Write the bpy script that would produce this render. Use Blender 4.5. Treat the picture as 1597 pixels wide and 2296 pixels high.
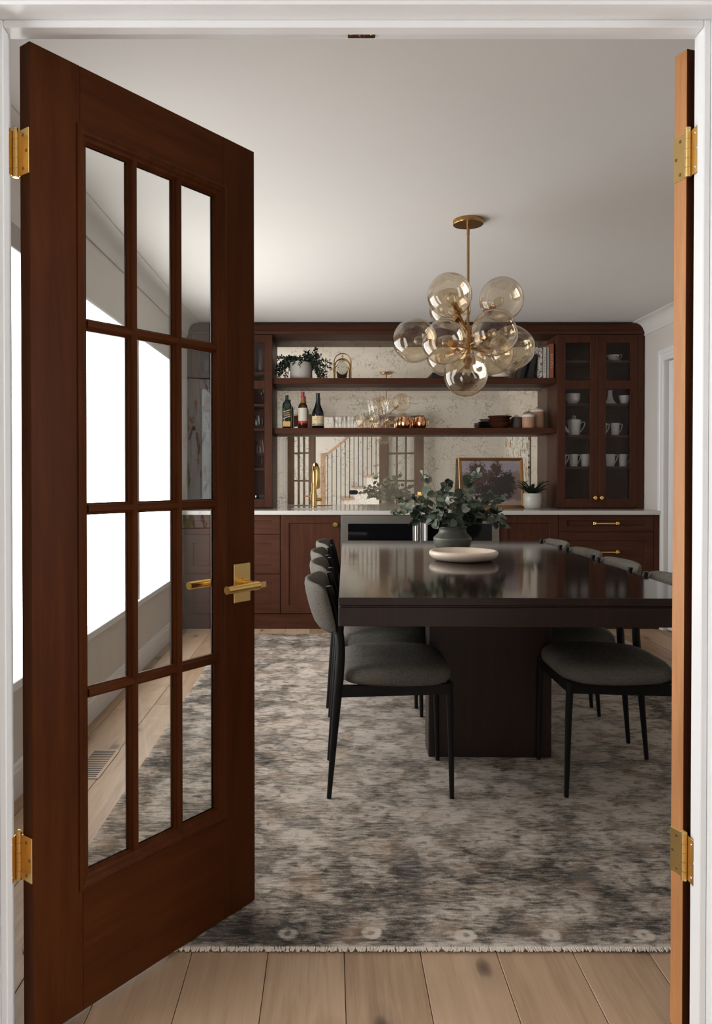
import bpy, bmesh, math, random
from mathutils import Vector, Matrix
R = math.radians
PI = math.pi
for o in list(bpy.data.objects):
    bpy.data.objects.remove(o)
C = bpy.context.scene.collection
random.seed(7)

# ------------------------------------------------------------------ camera, world, exposure
CAMH = 1.17
cam_d = bpy.data.cameras.new('camera')
cam = bpy.data.objects.new('camera', cam_d)
C.objects.link(cam)
cam.location = (0, 0, CAMH)
cam.rotation_euler = (R(90 - 0.65), 0, 0)
cam_d.sensor_width = 36
cam_d.lens = 1720 / 2296 * 36
cam_d.shift_x = 0.02504
cam_d.shift_y = -0.02679
cam_d.clip_start = 0.05
cam_d.clip_end = 60
bpy.context.scene.camera = cam
w = bpy.data.worlds.new('world')
bpy.context.scene.world = w
w.use_nodes = True
w.node_tree.nodes['Background'].inputs[0].default_value = (0.80, 0.88, 1.0, 1)
w.node_tree.nodes['Background'].inputs[1].default_value = 1.0
vs = bpy.context.scene.view_settings
vs.view_transform = 'Standard'
vs.look = 'None'
vs.exposure = 0.0
vs.gamma = 1.0
vs.use_curve_mapping = False
bpy.context.scene.cycles.transparent_max_bounces = 32
SHADE_L = 6.8      # radiance of the daylit roller shades in the dining room
HALL_FILL_L = 10.0       # radiance of the shades in the two added hall windows

# ------------------------------------------------------------------ node helpers
def mat(name):
    m = bpy.data.materials.new(name)
    m.use_nodes = True
    nt = m.node_tree
    nt.nodes.clear()
    out = nt.nodes.new('ShaderNodeOutputMaterial')
    return m, nt, out

def node(nt, typ, props=None, **ins):
    n = nt.nodes.new(typ)
    for k, v in (props or {}).items():
        setattr(n, k, v)
    for k, v in ins.items():
        key = k.replace('_', ' ')
        s = None
        if key.startswith('i') and key[1:].isdigit():
            s = n.inputs[int(key[1:])]
        else:
            s = n.inputs[key]
        if hasattr(v, 'node'):
            nt.links.new(v, s)
        else:
            s.default_value = v
    return n

def math_(nt, op, a, b=None, c=None, clamp=False):
    n = nt.nodes.new('ShaderNodeMath')
    n.operation = op
    n.use_clamp = clamp
    for i, v in enumerate((a, b, c)):
        if v is None:
            continue
        if hasattr(v, 'node'):
            nt.links.new(v, n.inputs[i])
        else:
            n.inputs[i].default_value = v
    return n.outputs[0]

def mixc(nt, fac, a, b, blend='MIX'):
    n = nt.nodes.new('ShaderNodeMix')
    n.data_type = 'RGBA'
    n.blend_type = blend
    for idx, v in ((0, fac), (6, a), (7, b)):
        if hasattr(v, 'node'):
            nt.links.new(v, n.inputs[idx])
        else:
            n.inputs[idx].default_value = v if idx == 0 else (v[0], v[1], v[2], 1)
    return n.outputs[2]

def ramp(nt, fac, stops):
    n = nt.nodes.new('ShaderNodeValToRGB')
    cr = n.color_ramp
    while len(cr.elements) > 1:
        cr.elements.remove(cr.elements[-1])
    for i, (p, c) in enumerate(stops):
        e = cr.elements[0] if i == 0 else cr.elements.new(p)
        e.position = p
        if not isinstance(c, (tuple, list)):
            c = (c, c, c)
        e.color = (c[0], c[1], c[2], 1)
    nt.links.new(fac, n.inputs[0])
    return n.outputs[0]

def coords(nt, kind='Object', scale=(1, 1, 1), rand=False, loc=(0, 0, 0), rot=(0, 0, 0)):
    t = nt.nodes.new('ShaderNodeTexCoord')
    v = t.outputs[kind]
    if rand:
        oi = nt.nodes.new('ShaderNodeObjectInfo')
        a = math_(nt, 'MULTIPLY', oi.outputs['Random'], 37.0)
        cb = node(nt, 'ShaderNodeCombineXYZ', X=a, Y=a, Z=a)
        ad = nt.nodes.new('ShaderNodeVectorMath')
        ad.operation = 'ADD'
        nt.links.new(v, ad.inputs[0])
        nt.links.new(cb.outputs[0], ad.inputs[1])
        v = ad.outputs[0]
    mp = nt.nodes.new('ShaderNodeMapping')
    nt.links.new(v, mp.inputs['Vector'])
    mp.inputs['Scale'].default_value = scale
    mp.inputs['Location'].default_value = loc
    mp.inputs['Rotation'].default_value = rot
    return mp.outputs[0]

def noise(nt, vec, scale=5, detail=3, rough=0.5, dist=0.0):
    return node(nt, 'ShaderNodeTexNoise', Vector=vec, Scale=scale, Detail=detail, Roughness=rough, Distortion=dist)

def bump(nt, h, strength=0.2, dist=0.002):
    return node(nt, 'ShaderNodeBump', Height=h, Strength=strength, Distance=dist).outputs[0]

def principled(nt, out, **kw):
    p = node(nt, 'ShaderNodeBsdfPrincipled', **kw)
    nt.links.new(p.outputs[0], out.inputs[0])
    return p

MATS = {}
def plain(name, col, rough=0.5, metal=0.0, var=0.06, nscale=6, bumpv=0.0, coat=0.0, bscale=60, spec=0.5):
    m, nt, out = mat(name)
    v = coords(nt)
    n = noise(nt, v, nscale, 3)
    c = mixc(nt, n.outputs[0], [x * (1 - var) for x in col], [min(1, x * (1 + var)) for x in col])
    p = principled(nt, out, Base_Color=c, Roughness=rough, Metallic=metal)
    p.inputs['Specular IOR Level'].default_value = spec
    if coat:
        p.inputs['Coat Weight'].default_value = coat
        p.inputs['Coat Roughness'].default_value = 0.08
    if bumpv:
        b = noise(nt, v, bscale, 2)
        nt.links.new(bump(nt, b.outputs[0], bumpv), p.inputs['Normal'])
    MATS[name] = m
    return m

def wood(name, dark, light, axis='Z', rough=0.35, scale=1.0, rand=False, coat=0.0, contrast=(0.3, 0.7), bumpv=0.08, spec=0.5):
    m, nt, out = mat(name)
    st = {'X': (1.2, 14, 14), 'Y': (14, 1.2, 14), 'Z': (14, 14, 1.2)}[axis]
    v = coords(nt, scale=tuple(s * scale for s in st), rand=rand)
    n1 = noise(nt, v, 2.2, 5, 0.6, 0.6)
    v2 = coords(nt, scale=tuple(s * scale for s in ((6, 90, 90) if axis == 'X' else (90, 6, 90) if axis == 'Y' else (90, 90, 6))), rand=rand)
    n2 = noise(nt, v2, 2.0, 3, 0.6)
    v3 = coords(nt, scale=(1.3, 1.3, 1.3), rand=rand)
    n3 = noise(nt, v3, 2.0, 2)
    f = math_(nt, 'ADD', math_(nt, 'MULTIPLY', n1.outputs[0], 0.55), math_(nt, 'MULTIPLY', n2.outputs[0], 0.2))
    f = math_(nt, 'ADD', f, math_(nt, 'MULTIPLY', n3.outputs[0], 0.25))
    c = ramp(nt, f, [(contrast[0], dark), (contrast[1], light)])
    p = principled(nt, out, Base_Color=c, Roughness=rough)
    p.inputs['Specular IOR Level'].default_value = spec
    if coat:
        p.inputs['Coat Weight'].default_value = coat
        p.inputs['Coat Roughness'].default_value = 0.12
    if bumpv:
        nt.links.new(bump(nt, n2.outputs[0], bumpv, 0.001), p.inputs['Normal'])
    MATS[name] = m
    return m

def thin_glass(name, centre, edge, ior=1.45, power=3.0, gloss=1.0, rough=0.0, wobble=0.0, cap=0.3):
    m, nt, out = mat(name)
    lw = node(nt, 'ShaderNodeLayerWeight', Blend=0.5)
    f = math_(nt, 'POWER', lw.outputs['Facing'], power)
    c = mixc(nt, f, centre, edge)
    tr = node(nt, 'ShaderNodeBsdfTransparent', Color=c)
    gl = node(nt, 'ShaderNodeBsdfGlossy', Roughness=rough, Color=(1, 1, 1, 1))
    fr = node(nt, 'ShaderNodeFresnel', IOR=ior)
    if wobble:
        nz = noise(nt, coords(nt), 9, 1)
        b = bump(nt, nz.outputs[0], wobble, 0.05)
        nt.links.new(b, gl.inputs['Normal'])
        nt.links.new(b, fr.inputs['Normal'])
    fac = math_(nt, 'MULTIPLY', fr.outputs[0], gloss, clamp=True)
    fac = math_(nt, 'MINIMUM', fac, cap)
    mx = node(nt, 'ShaderNodeMixShader', i0=fac, i1=tr.outputs[0], i2=gl.outputs[0])
    nt.links.new(mx.outputs[0], out.inputs[0])
    MATS[name] = m
    return m

def emis(name, col, strength):
    m, nt, out = mat(name)
    v = coords(nt, scale=(1, 1, 1))
    n = noise(nt, v, 3, 2)
    c = mixc(nt, n.outputs[0], [x * 0.95 for x in col], col)
    e = node(nt, 'ShaderNodeEmission', Color=c, Strength=strength)
    nt.links.new(e.outputs[0], out.inputs[0])
    MATS[name] = m
    return m

# ------------------------------------------------------------------ materials
plain('wall_paint', (0.67, 0.63, 0.585), 0.75, var=0.02, bumpv=0.03, bscale=200)
plain('ceiling_paint', (0.71, 0.685, 0.655), 0.8, var=0.015, bumpv=0.02, bscale=250)
plain('trim_white', (0.80, 0.805, 0.81), 0.4, var=0.015)
plain('hall_paint', (0.78, 0.775, 0.765), 0.75, var=0.02)
wood('cabinet_wood', (0.040, 0.0148, 0.0085), (0.088, 0.034, 0.0195), 'Z', 0.45, spec=0.09)
wood('cabinet_wood_x', (0.040, 0.0148, 0.0085), (0.088, 0.034, 0.0195), 'X', 0.45, spec=0.09)
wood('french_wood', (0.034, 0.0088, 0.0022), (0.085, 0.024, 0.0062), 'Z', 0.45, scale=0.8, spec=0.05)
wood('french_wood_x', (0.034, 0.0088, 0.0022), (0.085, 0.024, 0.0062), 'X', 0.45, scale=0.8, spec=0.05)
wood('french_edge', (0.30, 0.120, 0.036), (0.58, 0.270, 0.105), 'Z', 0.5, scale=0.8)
wood('table_wood', (0.017, 0.0088, 0.0066), (0.026, 0.0128, 0.0096), 'Y', 0.085, coat=0.0, bumpv=0.0)
wood('table_wood_z', (0.015, 0.0072, 0.0055), (0.036, 0.0165, 0.012), 'Z', 0.4, bumpv=0.02)
wood('stair_oak', (0.34, 0.21, 0.13), (0.52, 0.35, 0.23), 'X', 0.45)
plain('brass', (0.80, 0.52, 0.17), 0.22, 1.0, var=0.05)
plain('brass_satin', (0.78, 0.55, 0.22), 0.34, 1.0, var=0.05)
plain('brass_dark', (0.40, 0.225, 0.085), 0.3, 1.0, var=0.08)
plain('bronze_plate', (0.20, 0.11, 0.07), 0.4, 1.0, var=0.1)
plain('screw_dark', (0.25, 0.18, 0.09), 0.4, 1.0)
plain('black_metal', (0.006, 0.006, 0.0065), 0.5, 0.0, var=0.1, spec=0.25)
plain('stainless', (0.35, 0.33, 0.305), 0.36, 1.0, var=0.06, nscale=3)
plain('chrome', (0.75, 0.75, 0.77), 0.12, 1.0)
plain('black_glass', (0.004, 0.004, 0.005), 0.05, var=0.0)
plain('stone', (0.54, 0.515, 0.48), 0.09, var=0.05, nscale=5)
plain('ceramic_white', (0.72, 0.70, 0.665), 0.25, var=0.02)
plain('ceramic_tray', (0.70, 0.585, 0.48), 0.33, var=0.06, nscale=4, bumpv=0.04)
plain('ceramic_green', (0.095, 0.098, 0.076), 0.42, var=0.22, nscale=14, bumpv=0.08)
plain('planter_grey', (0.40, 0.375, 0.345), 0.6, var=0.05, bumpv=0.05)
plain('pot_white', (0.46, 0.455, 0.40), 0.3, var=0.04)
plain('soil', (0.03, 0.022, 0.016), 0.9, var=0.3, nscale=60)
plain('terracotta', (0.42, 0.235, 0.145), 0.6, var=0.05)
plain('cork_dark', (0.075, 0.062, 0.05), 0.7, var=0.1)
plain('black_plate', (0.008, 0.007, 0.007), 0.25, var=0.1)
plain('amber_bowl', (0.055, 0.018, 0.009), 0.14, var=0.2)
plain('copper', (0.72, 0.33, 0.17), 0.18, 1.0, var=0.06, nscale=20)
plain('black_paper', (0.012, 0.011, 0.011), 0.55, var=0.1)
plain('book_cream', (0.56, 0.53, 0.47), 0.6, var=0.03)
plain('book_grey', (0.33, 0.315, 0.31), 0.6, var=0.03)
plain('book_orange', (0.33, 0.095, 0.04), 0.5, var=0.06)
plain('paper_pages', (0.66, 0.61, 0.52), 0.8, var=0.04, nscale=40)
plain('ink_dark', (0.05, 0.045, 0.04), 0.6)
plain('ink_pink', (0.62, 0.38, 0.30), 0.6)
plain('ink_gold', (0.62, 0.42, 0.16), 0.4, 0.4)
plain('label_cream', (0.58, 0.53, 0.45), 0.6, var=0.03)
plain('label_yellow', (0.60, 0.50, 0.30), 0.6, var=0.03)
plain('label_gold', (0.60, 0.34, 0.11), 0.4, 0.3, var=0.05)
plain('label_black', (0.012, 0.012, 0.014), 0.5)
plain('label_red', (0.38, 0.02, 0.035), 0.35)
plain('bottle_green', (0.004, 0.020, 0.013), 0.06, var=0.1)
plain('bottle_black', (0.004, 0.006, 0.008), 0.06, var=0.1)
plain('bottle_amber', (0.045, 0.012, 0.004), 0.06, var=0.1)
plain('bottle_amber_neck', (0.30, 0.12, 0.03), 0.08, var=0.1)
plain('foil_blue', (0.006, 0.007, 0.014), 0.4, 0.0)
plain('clock_face', (0.50, 0.45, 0.35), 0.5, var=0.04)
plain('pepper_steel', (0.5, 0.48, 0.45), 0.25, 1.0)
plain('eucalyptus', (0.080, 0.108, 0.070), 0.5, var=0.35, nscale=9)
plain('eucalyptus_pale', (0.190, 0.220, 0.165), 0.5, var=0.2, nscale=9)
plain('eucalyptus_dark', (0.034, 0.055, 0.034), 0.5, var=0.3, nscale=9)
plain('stem_brown', (0.16, 0.12, 0.075), 0.6, var=0.2)
plain('leaf_dark', (0.012, 0.024, 0.014), 0.4, var=0.3, nscale=20)
plain('window_frame', (0.75, 0.75, 0.74), 0.4, var=0.01)
plain('cassette_grey', (0.36, 0.335, 0.31), 0.6, var=0.03)
plain('fringe', (0.66, 0.60, 0.52), 0.9, var=0.12, nscale=30)
plain('subfloor', (0.05, 0.035, 0.025), 0.9)
thin_glass('pane_glass', (0.97, 0.98, 0.975), (0.80, 0.84, 0.82), 1.5, 3, 0.13)
thin_glass('cabinet_glass', (0.95, 0.95, 0.955), (0.8, 0.82, 0.85), 1.5, 3, 0.28)
thin_glass('clear_glass', (0.985, 0.985, 0.985), (0.72, 0.72, 0.72), 1.4, 3.0, 0.7)
thin_glass('globe_glass', (0.95, 0.895, 0.80), (0.42, 0.28, 0.13), 1.45, 3.6, 1.8, wobble=0.08, cap=0.36)
thin_glass('bulb_glass', (0.93, 0.90, 0.84), (0.5, 0.42, 0.3), 1.5, 2.2, 1.5)
thin_glass('blind_pane', (0.95, 0.96, 0.97), (0.8, 0.8, 0.8), 1.5, 3, 1.0)
emis('shade_lit', (1.0, 0.985, 0.965), SHADE_L)
emis('hall_fill_glow', (0.955, 0.98, 1.0), HALL_FILL_L)

# fabric
m, nt, out = mat('fabric_grey')
v = coords(nt, scale=(1, 1, 1), rand=True)
n1 = noise(nt, coords(nt, scale=(40, 40, 400), rand=True), 2, 2)
n2 = noise(nt, coords(nt, scale=(400, 400, 40), rand=True), 2, 2)
n3 = noise(nt, v, 5, 3)
f = math_(nt, 'ADD', math_(nt, 'MULTIPLY', n1.outputs[0], 0.4), math_(nt, 'MULTIPLY', n2.outputs[0], 0.4))
f = math_(nt, 'ADD', f, math_(nt, 'MULTIPLY', n3.outputs[0], 0.2))
c = ramp(nt, f, [(0.36, (0.062, 0.057, 0.049)), (0.64, (0.190, 0.174, 0.152))])
p = principled(nt, out, Base_Color=c, Roughness=0.95)
p.inputs['Specular IOR Level'].default_value = 0.15
nt.links.new(bump(nt, f, 0.25, 0.001), p.inputs['Normal'])
MATS['fabric_grey'] = m

# oak floor planks
m, nt, out = mat('oak_floor')
n1 = noise(nt, coords(nt, scale=(13, 0.9, 1), rand=True), 2.0, 6, 0.6, 0.8)
n2 = noise(nt, coords(nt, scale=(150, 5, 1), rand=True), 1.6, 3, 0.6)
n3 = noise(nt, coords(nt, scale=(3.2, 1.1, 1), rand=True), 1.6, 1)
oi = nt.nodes.new('ShaderNodeObjectInfo')
f = math_(nt, 'ADD', math_(nt, 'MULTIPLY', n1.outputs[0], 0.5), math_(nt, 'MULTIPLY', n2.outputs[0], 0.22))
f = math_(nt, 'ADD', f, math_(nt, 'MULTIPLY', oi.outputs['Random'], 0.26))
c = ramp(nt, f, [(0.28, (0.245, 0.150, 0.088)), (0.50, (0.41, 0.275, 0.175)), (0.74, (0.50, 0.35, 0.235))])
kn = node(nt, 'ShaderNodeTexVoronoi', {'voronoi_dimensions': '2D'}, Vector=coords(nt, scale=(5.3, 2.6, 0.0), rand=True), Scale=0.95)
kd = math_(nt, 'ADD', kn.outputs['Distance'], math_(nt, 'MULTIPLY', math_(nt, 'SUBTRACT', n1.outputs[0], 0.5), 0.12))
kmask = ramp(nt, kd, [(0.03, 1.0), (0.07, 0.75), (0.11, 0.25), (0.26, 0.0)])
kr = node(nt, 'ShaderNodeSeparateColor', Color=kn.outputs['Color'])
kmask2 = math_(nt, 'MULTIPLY', kmask, ramp(nt, kr.outputs[0], [(0.50, 0.0), (0.56, 1.0)]))
c = mixc(nt, math_(nt, 'MULTIPLY', kmask2, 0.85), c, (0.075, 0.05, 0.036))
p = principled(nt, out, Base_Color=c, Roughness=0.48)
p.inputs['Specular IOR Level'].default_value = 0.35
nt.links.new(bump(nt, n2.outputs[0], 0.1, 0.001), p.inputs['Normal'])
MATS['oak_floor'] = m

# antiqued mirror
m, nt, out = mat('antique_mirror')
vv = coords(nt, scale=(1, 1, 1))
nd = noise(nt, vv, 7, 4, 0.6)
ad = nt.nodes.new('ShaderNodeVectorMath'); ad.operation = 'MULTIPLY_ADD'
nt.links.new(nd.outputs['Color'], ad.inputs[0]); ad.inputs[1].default_value = (0.22, 0.22, 0.22); nt.links.new(vv, ad.inputs[2])
vo = node(nt, 'ShaderNodeTexVoronoi', {'feature': 'DISTANCE_TO_EDGE'}, Vector=ad.outputs[0], Scale=19.0)
line = ramp(nt, vo.outputs['Distance'], [(0.0, 1.0), (0.05, 0.0)])
nm = noise(nt, vv, 6.5, 3, 0.6)
msk = ramp(nt, nm.outputs[0], [(0.44, 0.0), (0.56, 1.0)])
vein = math_(nt, 'MULTIPLY', math_(nt, 'MULTIPLY', line, msk), 0.62)
nh = noise(nt, vv, 3.0, 4, 0.65)
haze = ramp(nt, nh.outputs[0], [(0.3, 0.13), (0.7, 0.24)])
gl = node(nt, 'ShaderNodeBsdfGlossy', Color=(0.96, 0.90, 0.79, 1), Roughness=0.0)
df = node(nt, 'ShaderNodeBsdfDiffuse', Color=(0.66, 0.58, 0.46, 1))
dk = node(nt, 'ShaderNodeBsdfDiffuse', Color=(0.10, 0.085, 0.065, 1))
mx = node(nt, 'ShaderNodeMixShader', i0=haze, i1=gl.outputs[0], i2=df.outputs[0])
mx2 = node(nt, 'ShaderNodeMixShader', i0=vein, i1=mx.outputs[0], i2=dk.outputs[0])
nt.links.new(mx2.outputs[0], out.inputs[0])
MATS['antique_mirror'] = m

# rug
RX0, RX1, RY0, RY1 = -0.76, 2.09, 1.875, 5.64
m, nt, out = mat('rug_pile')
vv = coords(nt)
sx = node(nt, 'ShaderNodeSeparateXYZ', Vector=vv)
streak = noise(nt, coords(nt, scale=(11, 60, 1)), 1.6, 5, 0.72, 0.3)
fine = noise(nt, coords(nt, scale=(120, 260, 1)), 2.0, 2, 0.7)
mid = noise(nt, coords(nt, scale=(1, 1.5, 1)), 8.0, 5, 0.62, 0.4)
mid2 = noise(nt, coords(nt, scale=(1, 2.0, 1), loc=(2, 4, 0)), 21.0, 4, 0.65, 0.8)
big = noise(nt, coords(nt, scale=(1, 1.3, 1)), 2.1, 3, 0.55)
# warped florets
wn = noise(nt, vv, 16, 3)
ad = nt.nodes.new('ShaderNodeVectorMath'); ad.operation = 'MULTIPLY_ADD'
nt.links.new(wn.outputs['Color'], ad.inputs[0]); ad.inputs[1].default_value = (0.13, 0.09, 0); nt.links.new(vv, ad.inputs[2])
vor = node(nt, 'ShaderNodeTexVoronoi', {'voronoi_dimensions': '2D'}, Vector=ad.outputs[0], Scale=7.0, Randomness=0.75)
flo = ramp(nt, vor.outputs['Distance'], [(0.05, 0.15), (0.12, 0.8), (0.34, 0.65), (0.46, 0.0)])
vor2 = node(nt, 'ShaderNodeTexVoronoi', {'voronoi_dimensions': '2D'}, Vector=ad.outputs[0], Scale=2.2, Randomness=0.6)
med = ramp(nt, vor2.outputs['Distance'], [(0.1, 0.35), (0.24, 0.9), (0.45, 0.6), (0.62, 0.0)])
# border distance from the rug's edge
ex = math_(nt, 'MINIMUM', math_(nt, 'SUBTRACT', sx.outputs[0], RX0), math_(nt, 'SUBTRACT', RX1, sx.outputs[0]))
ey = math_(nt, 'MINIMUM', math_(nt, 'SUBTRACT', sx.outputs[1], RY0), math_(nt, 'SUBTRACT', RY1, sx.outputs[1]))
ed = math_(nt, 'MINIMUM', ex, ey)
ed = math_(nt, 'ADD', ed, math_(nt, 'MULTIPLY', math_(nt, 'SUBTRACT', mid.outputs[0], 0.5), 0.05))
bord_dim = ramp(nt, ed, [(0.0, 0.0), (0.03, 0.75), (0.10, 0.75), (0.13, 0.40), (0.20, 0.35), (0.24, 0.6), (0.42, 0.50), (0.62, 0.0)])  # dark rug border, widened to paint in the window light's falloff
bvor = node(nt, 'ShaderNodeTexVoronoi', {'voronoi_dimensions': '2D'}, Vector=coords(nt, loc=(0.119, 0.080, 0)), Scale=4.5, Randomness=0.12)
wob = math_(nt, 'ADD', bvor.outputs['Distance'], math_(nt, 'MULTIPLY', math_(nt, 'SUBTRACT', wn.outputs[0], 0.5), 0.09))
bflo = ramp(nt, wob, [(0.02, 0.15), (0.05, 0.95), (0.09, 0.85), (0.13, 0.0)])
inb = ramp(nt, ed, [(0.015, 0.0), (0.03, 1.0), (0.13, 1.0), (0.15, 0.0)])
f = math_(nt, 'MULTIPLY', streak.outputs[0], 0.78)
f = math_(nt, 'ADD', f, math_(nt, 'ADD', math_(nt, 'MULTIPLY', mid.outputs[0], 0.20), math_(nt, 'MULTIPLY', mid2.outputs[0], 0.62)))
f = math_(nt, 'ADD', f, math_(nt, 'MULTIPLY', big.outputs[0], 0.05))
f = math_(nt, 'ADD', f, math_(nt, 'MULTIPLY', fine.outputs[0], 0.50))
f = math_(nt, 'ADD', f, math_(nt, 'MULTIPLY', flo, 0.17))
f = math_(nt, 'ADD', f, math_(nt, 'MULTIPLY', med, 0.10))
f = math_(nt, 'SUBTRACT', f, math_(nt, 'MULTIPLY', bord_dim, 0.20))
f = math_(nt, 'ADD', f, math_(nt, 'MULTIPLY', math_(nt, 'MULTIPLY', bflo, inb), 0.34))
c = ramp(nt, math_(nt, 'MULTIPLY', f, 0.55), [(0.485, (0.043, 0.039, 0.035)), (0.56, (0.150, 0.130, 0.108)), (0.62, (0.31, 0.263, 0.220)), (0.72, (0.57, 0.50, 0.435))])
rn = noise(nt, coords(nt, scale=(1, 1, 1), loc=(3, 7, 0)), 9.0, 4)
c = mixc(nt, ramp(nt, rn.outputs[0], [(0.54, 0.0), (0.70, 0.40)]), c, (0.36, 0.25, 0.17))
gn = noise(nt, coords(nt, scale=(1, 1, 1), loc=(9, 1, 0)), 6.0, 4)
c = mixc(nt, ramp(nt, gn.outputs[0], [(0.54, 0.0), (0.72, 0.22)]), c, (0.20, 0.205, 0.215))
p = principled(nt, out, Base_Color=c, Roughness=0.95)
p.inputs['Specular IOR Level'].default_value = 0.1
nt.links.new(bump(nt, math_(nt, 'ADD', fine.outputs[0], streak.outputs[0]), 0.5, 0.004), p.inputs['Normal'])
MATS['rug_pile'] = m

# landscape painting (flat print)
m, nt, out = mat('landscape_canvas')
g = coords(nt, 'Generated')
s = node(nt, 'ShaderNodeSeparateXYZ', Vector=g)
gx, gz = s.outputs[0], s.outputs[2]
nb = noise(nt, coords(nt, 'Generated', (7, 1, 6)), 1.6, 6, 0.72, 0.5)
nf = noise(nt, coords(nt, 'Generated', (13, 1, 11)), 1.6, 6, 0.78, 0.6)
cl = noise(nt, coords(nt, 'Generated', (2.5, 1, 5)), 1.5, 4)
sky = mixc(nt, gz, (0.34, 0.25, 0.235), (0.285, 0.25, 0.30))
sky = mixc(nt, ramp(nt, cl.outputs[0], [(0.45, 0.0), (0.75, 0.7)]), sky, (0.42, 0.35, 0.36))
def blob(cx, cz, rx, rz):
    a = math_(nt, 'DIVIDE', math_(nt, 'SUBTRACT', gx, cx), rx)
    b = math_(nt, 'DIVIDE', math_(nt, 'SUBTRACT', gz, cz), rz)
    d = math_(nt, 'SQRT', math_(nt, 'ADD', math_(nt, 'MULTIPLY', a, a), math_(nt, 'MULTIPLY', b, b)))
    return math_(nt, 'SUBTRACT', 1.0, d)
def union(lst):
    r = lst[0]
    for q in lst[1:]:
        r = math_(nt, 'MAXIMUM', r, q)
    return r
far = union([blob(0.05, 0.42, 0.2, 0.36), blob(0.95, 0.42, 0.25, 0.36), blob(0.75, 0.35, 0.3, 0.3)])
jit = math_(nt, 'MULTIPLY', math_(nt, 'SUBTRACT', nb.outputs[0], 0.5), 1.3)
fm = ramp(nt, math_(nt, 'ADD', far, jit), [(0.04, 0.0), (0.14, 1.0)])
col = mixc(nt, fm, sky, (0.20, 0.135, 0.115))
t1 = union([blob(0.27, 0.80, 0.17, 0.20), blob(0.22, 0.45, 0.26, 0.20), blob(0.36, 0.62, 0.15, 0.22), blob(0.60, 0.80, 0.12, 0.24), blob(0.50, 0.62, 0.17, 0.2)])
jit2 = math_(nt, 'MULTIPLY', math_(nt, 'SUBTRACT', nf.outputs[0], 0.5), 3.6)
tm = ramp(nt, math_(nt, 'ADD', t1, jit2), [(0.12, 0.0), (0.25, 1.0)])
col = mixc(nt, tm, col, (0.062, 0.036, 0.028))
t2 = union([blob(0.68, 0.42, 0.26, 0.32), blob(0.52, 0.30, 0.36, 0.24), blob(0.78, 0.58, 0.14, 0.2)])
tm2 = ramp(nt, math_(nt, 'ADD', t2, math_(nt, 'MULTIPLY', math_(nt, 'SUBTRACT', nf.outputs[0], 0.5), 2.6)), [(0.05, 0.0), (0.2, 1.0)])
col = mixc(nt, tm2, col, (0.026, 0.020, 0.018))
gm = ramp(nt, math_(nt, 'ADD', gz, math_(nt, 'MULTIPLY', nb.outputs[0], 0.05)), [(0.12, 1.0), (0.155, 0.0)])
col = mixc(nt, gm, col, (0.33, 0.235, 0.21))
p = principled(nt, out, Base_Color=col, Roughness=0.5)
MATS['landscape_canvas'] = m

# abstract canvas (flat print)
m, nt, out = mat('abstract_canvas')
n1 = noise(nt, coords(nt, scale=(1, 11, 3.2)), 2.0, 5, 0.65, 1.2)
n2 = noise(nt, coords(nt, scale=(1, 8, 2.2), loc=(3, 2, 1)), 2.0, 3, 0.6, 1.0)
n3 = noise(nt, coords(nt, scale=(1, 9, 2.0), loc=(5, 8, 3)), 2.0, 3, 0.6, 1.0)
c = mixc(nt, ramp(nt, n2.outputs[0], [(0.58, 0.0), (0.63, 1.0)]), (0.80, 0.80, 0.78), (0.50, 0.21, 0.05))
c = mixc(nt, ramp(nt, n3.outputs[0], [(0.58, 0.0), (0.64, 1.0)]), c, (0.22, 0.26, 0.07))
c = mixc(nt, ramp(nt, n1.outputs[0], [(0.57, 0.0), (0.61, 1.0)]), c, (0.02, 0.022, 0.025))
principled(nt, out, Base_Color=c, Roughness=0.5)
MATS['abstract_canvas'] = m

# book cover print
m, nt, out = mat('book_cover_print')
n1 = noise(nt, coords(nt, 'Generated', (1, 4, 6)), 2.0, 4, 0.6)
n2 = noise(nt, coords(nt, 'Generated', (1, 3, 5), loc=(2, 5, 3)), 2.0, 3, 0.6)
c = mixc(nt, ramp(nt, n1.outputs[0], [(0.5, 0.0), (0.56, 1.0)]), (0.58, 0.55, 0.50), (0.05, 0.06, 0.09))
c = mixc(nt, ramp(nt, n2.outputs[0], [(0.54, 0.0), (0.6, 1.0)]), c, (0.50, 0.26, 0.20))
principled(nt, out, Base_Color=c, Roughness=0.5)
MATS['book_cover_print'] = m

# ------------------------------------------------------------------ mesh helpers
WORLD = set()

def bm_():
    return bmesh.new()

def bx(bm, x0, x1, y0, y1, z0, z1, bev=0.0, seg=1):
    vs_ = [bm.verts.new((x, y, z)) for z in (z0, z1) for (x, y) in ((x0, y0), (x1, y0), (x1, y1), (x0, y1))]
    F = [(0, 3, 2, 1), (4, 5, 6, 7), (0, 1, 5, 4), (1, 2, 6, 5), (2, 3, 7, 6), (3, 0, 4, 7)]
    fs = [bm.faces.new([vs_[i] for i in f]) for f in F]
    if bev > 0:
        es = list({e for f in fs for e in f.edges})
        bmesh.ops.bevel(bm, geom=es, offset=bev, segments=seg, profile=0.5, affect='EDGES', clamp_overlap=True)
    return bm

def box(*a, **k):
    return bx(bm_(), *a, **k)

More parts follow.
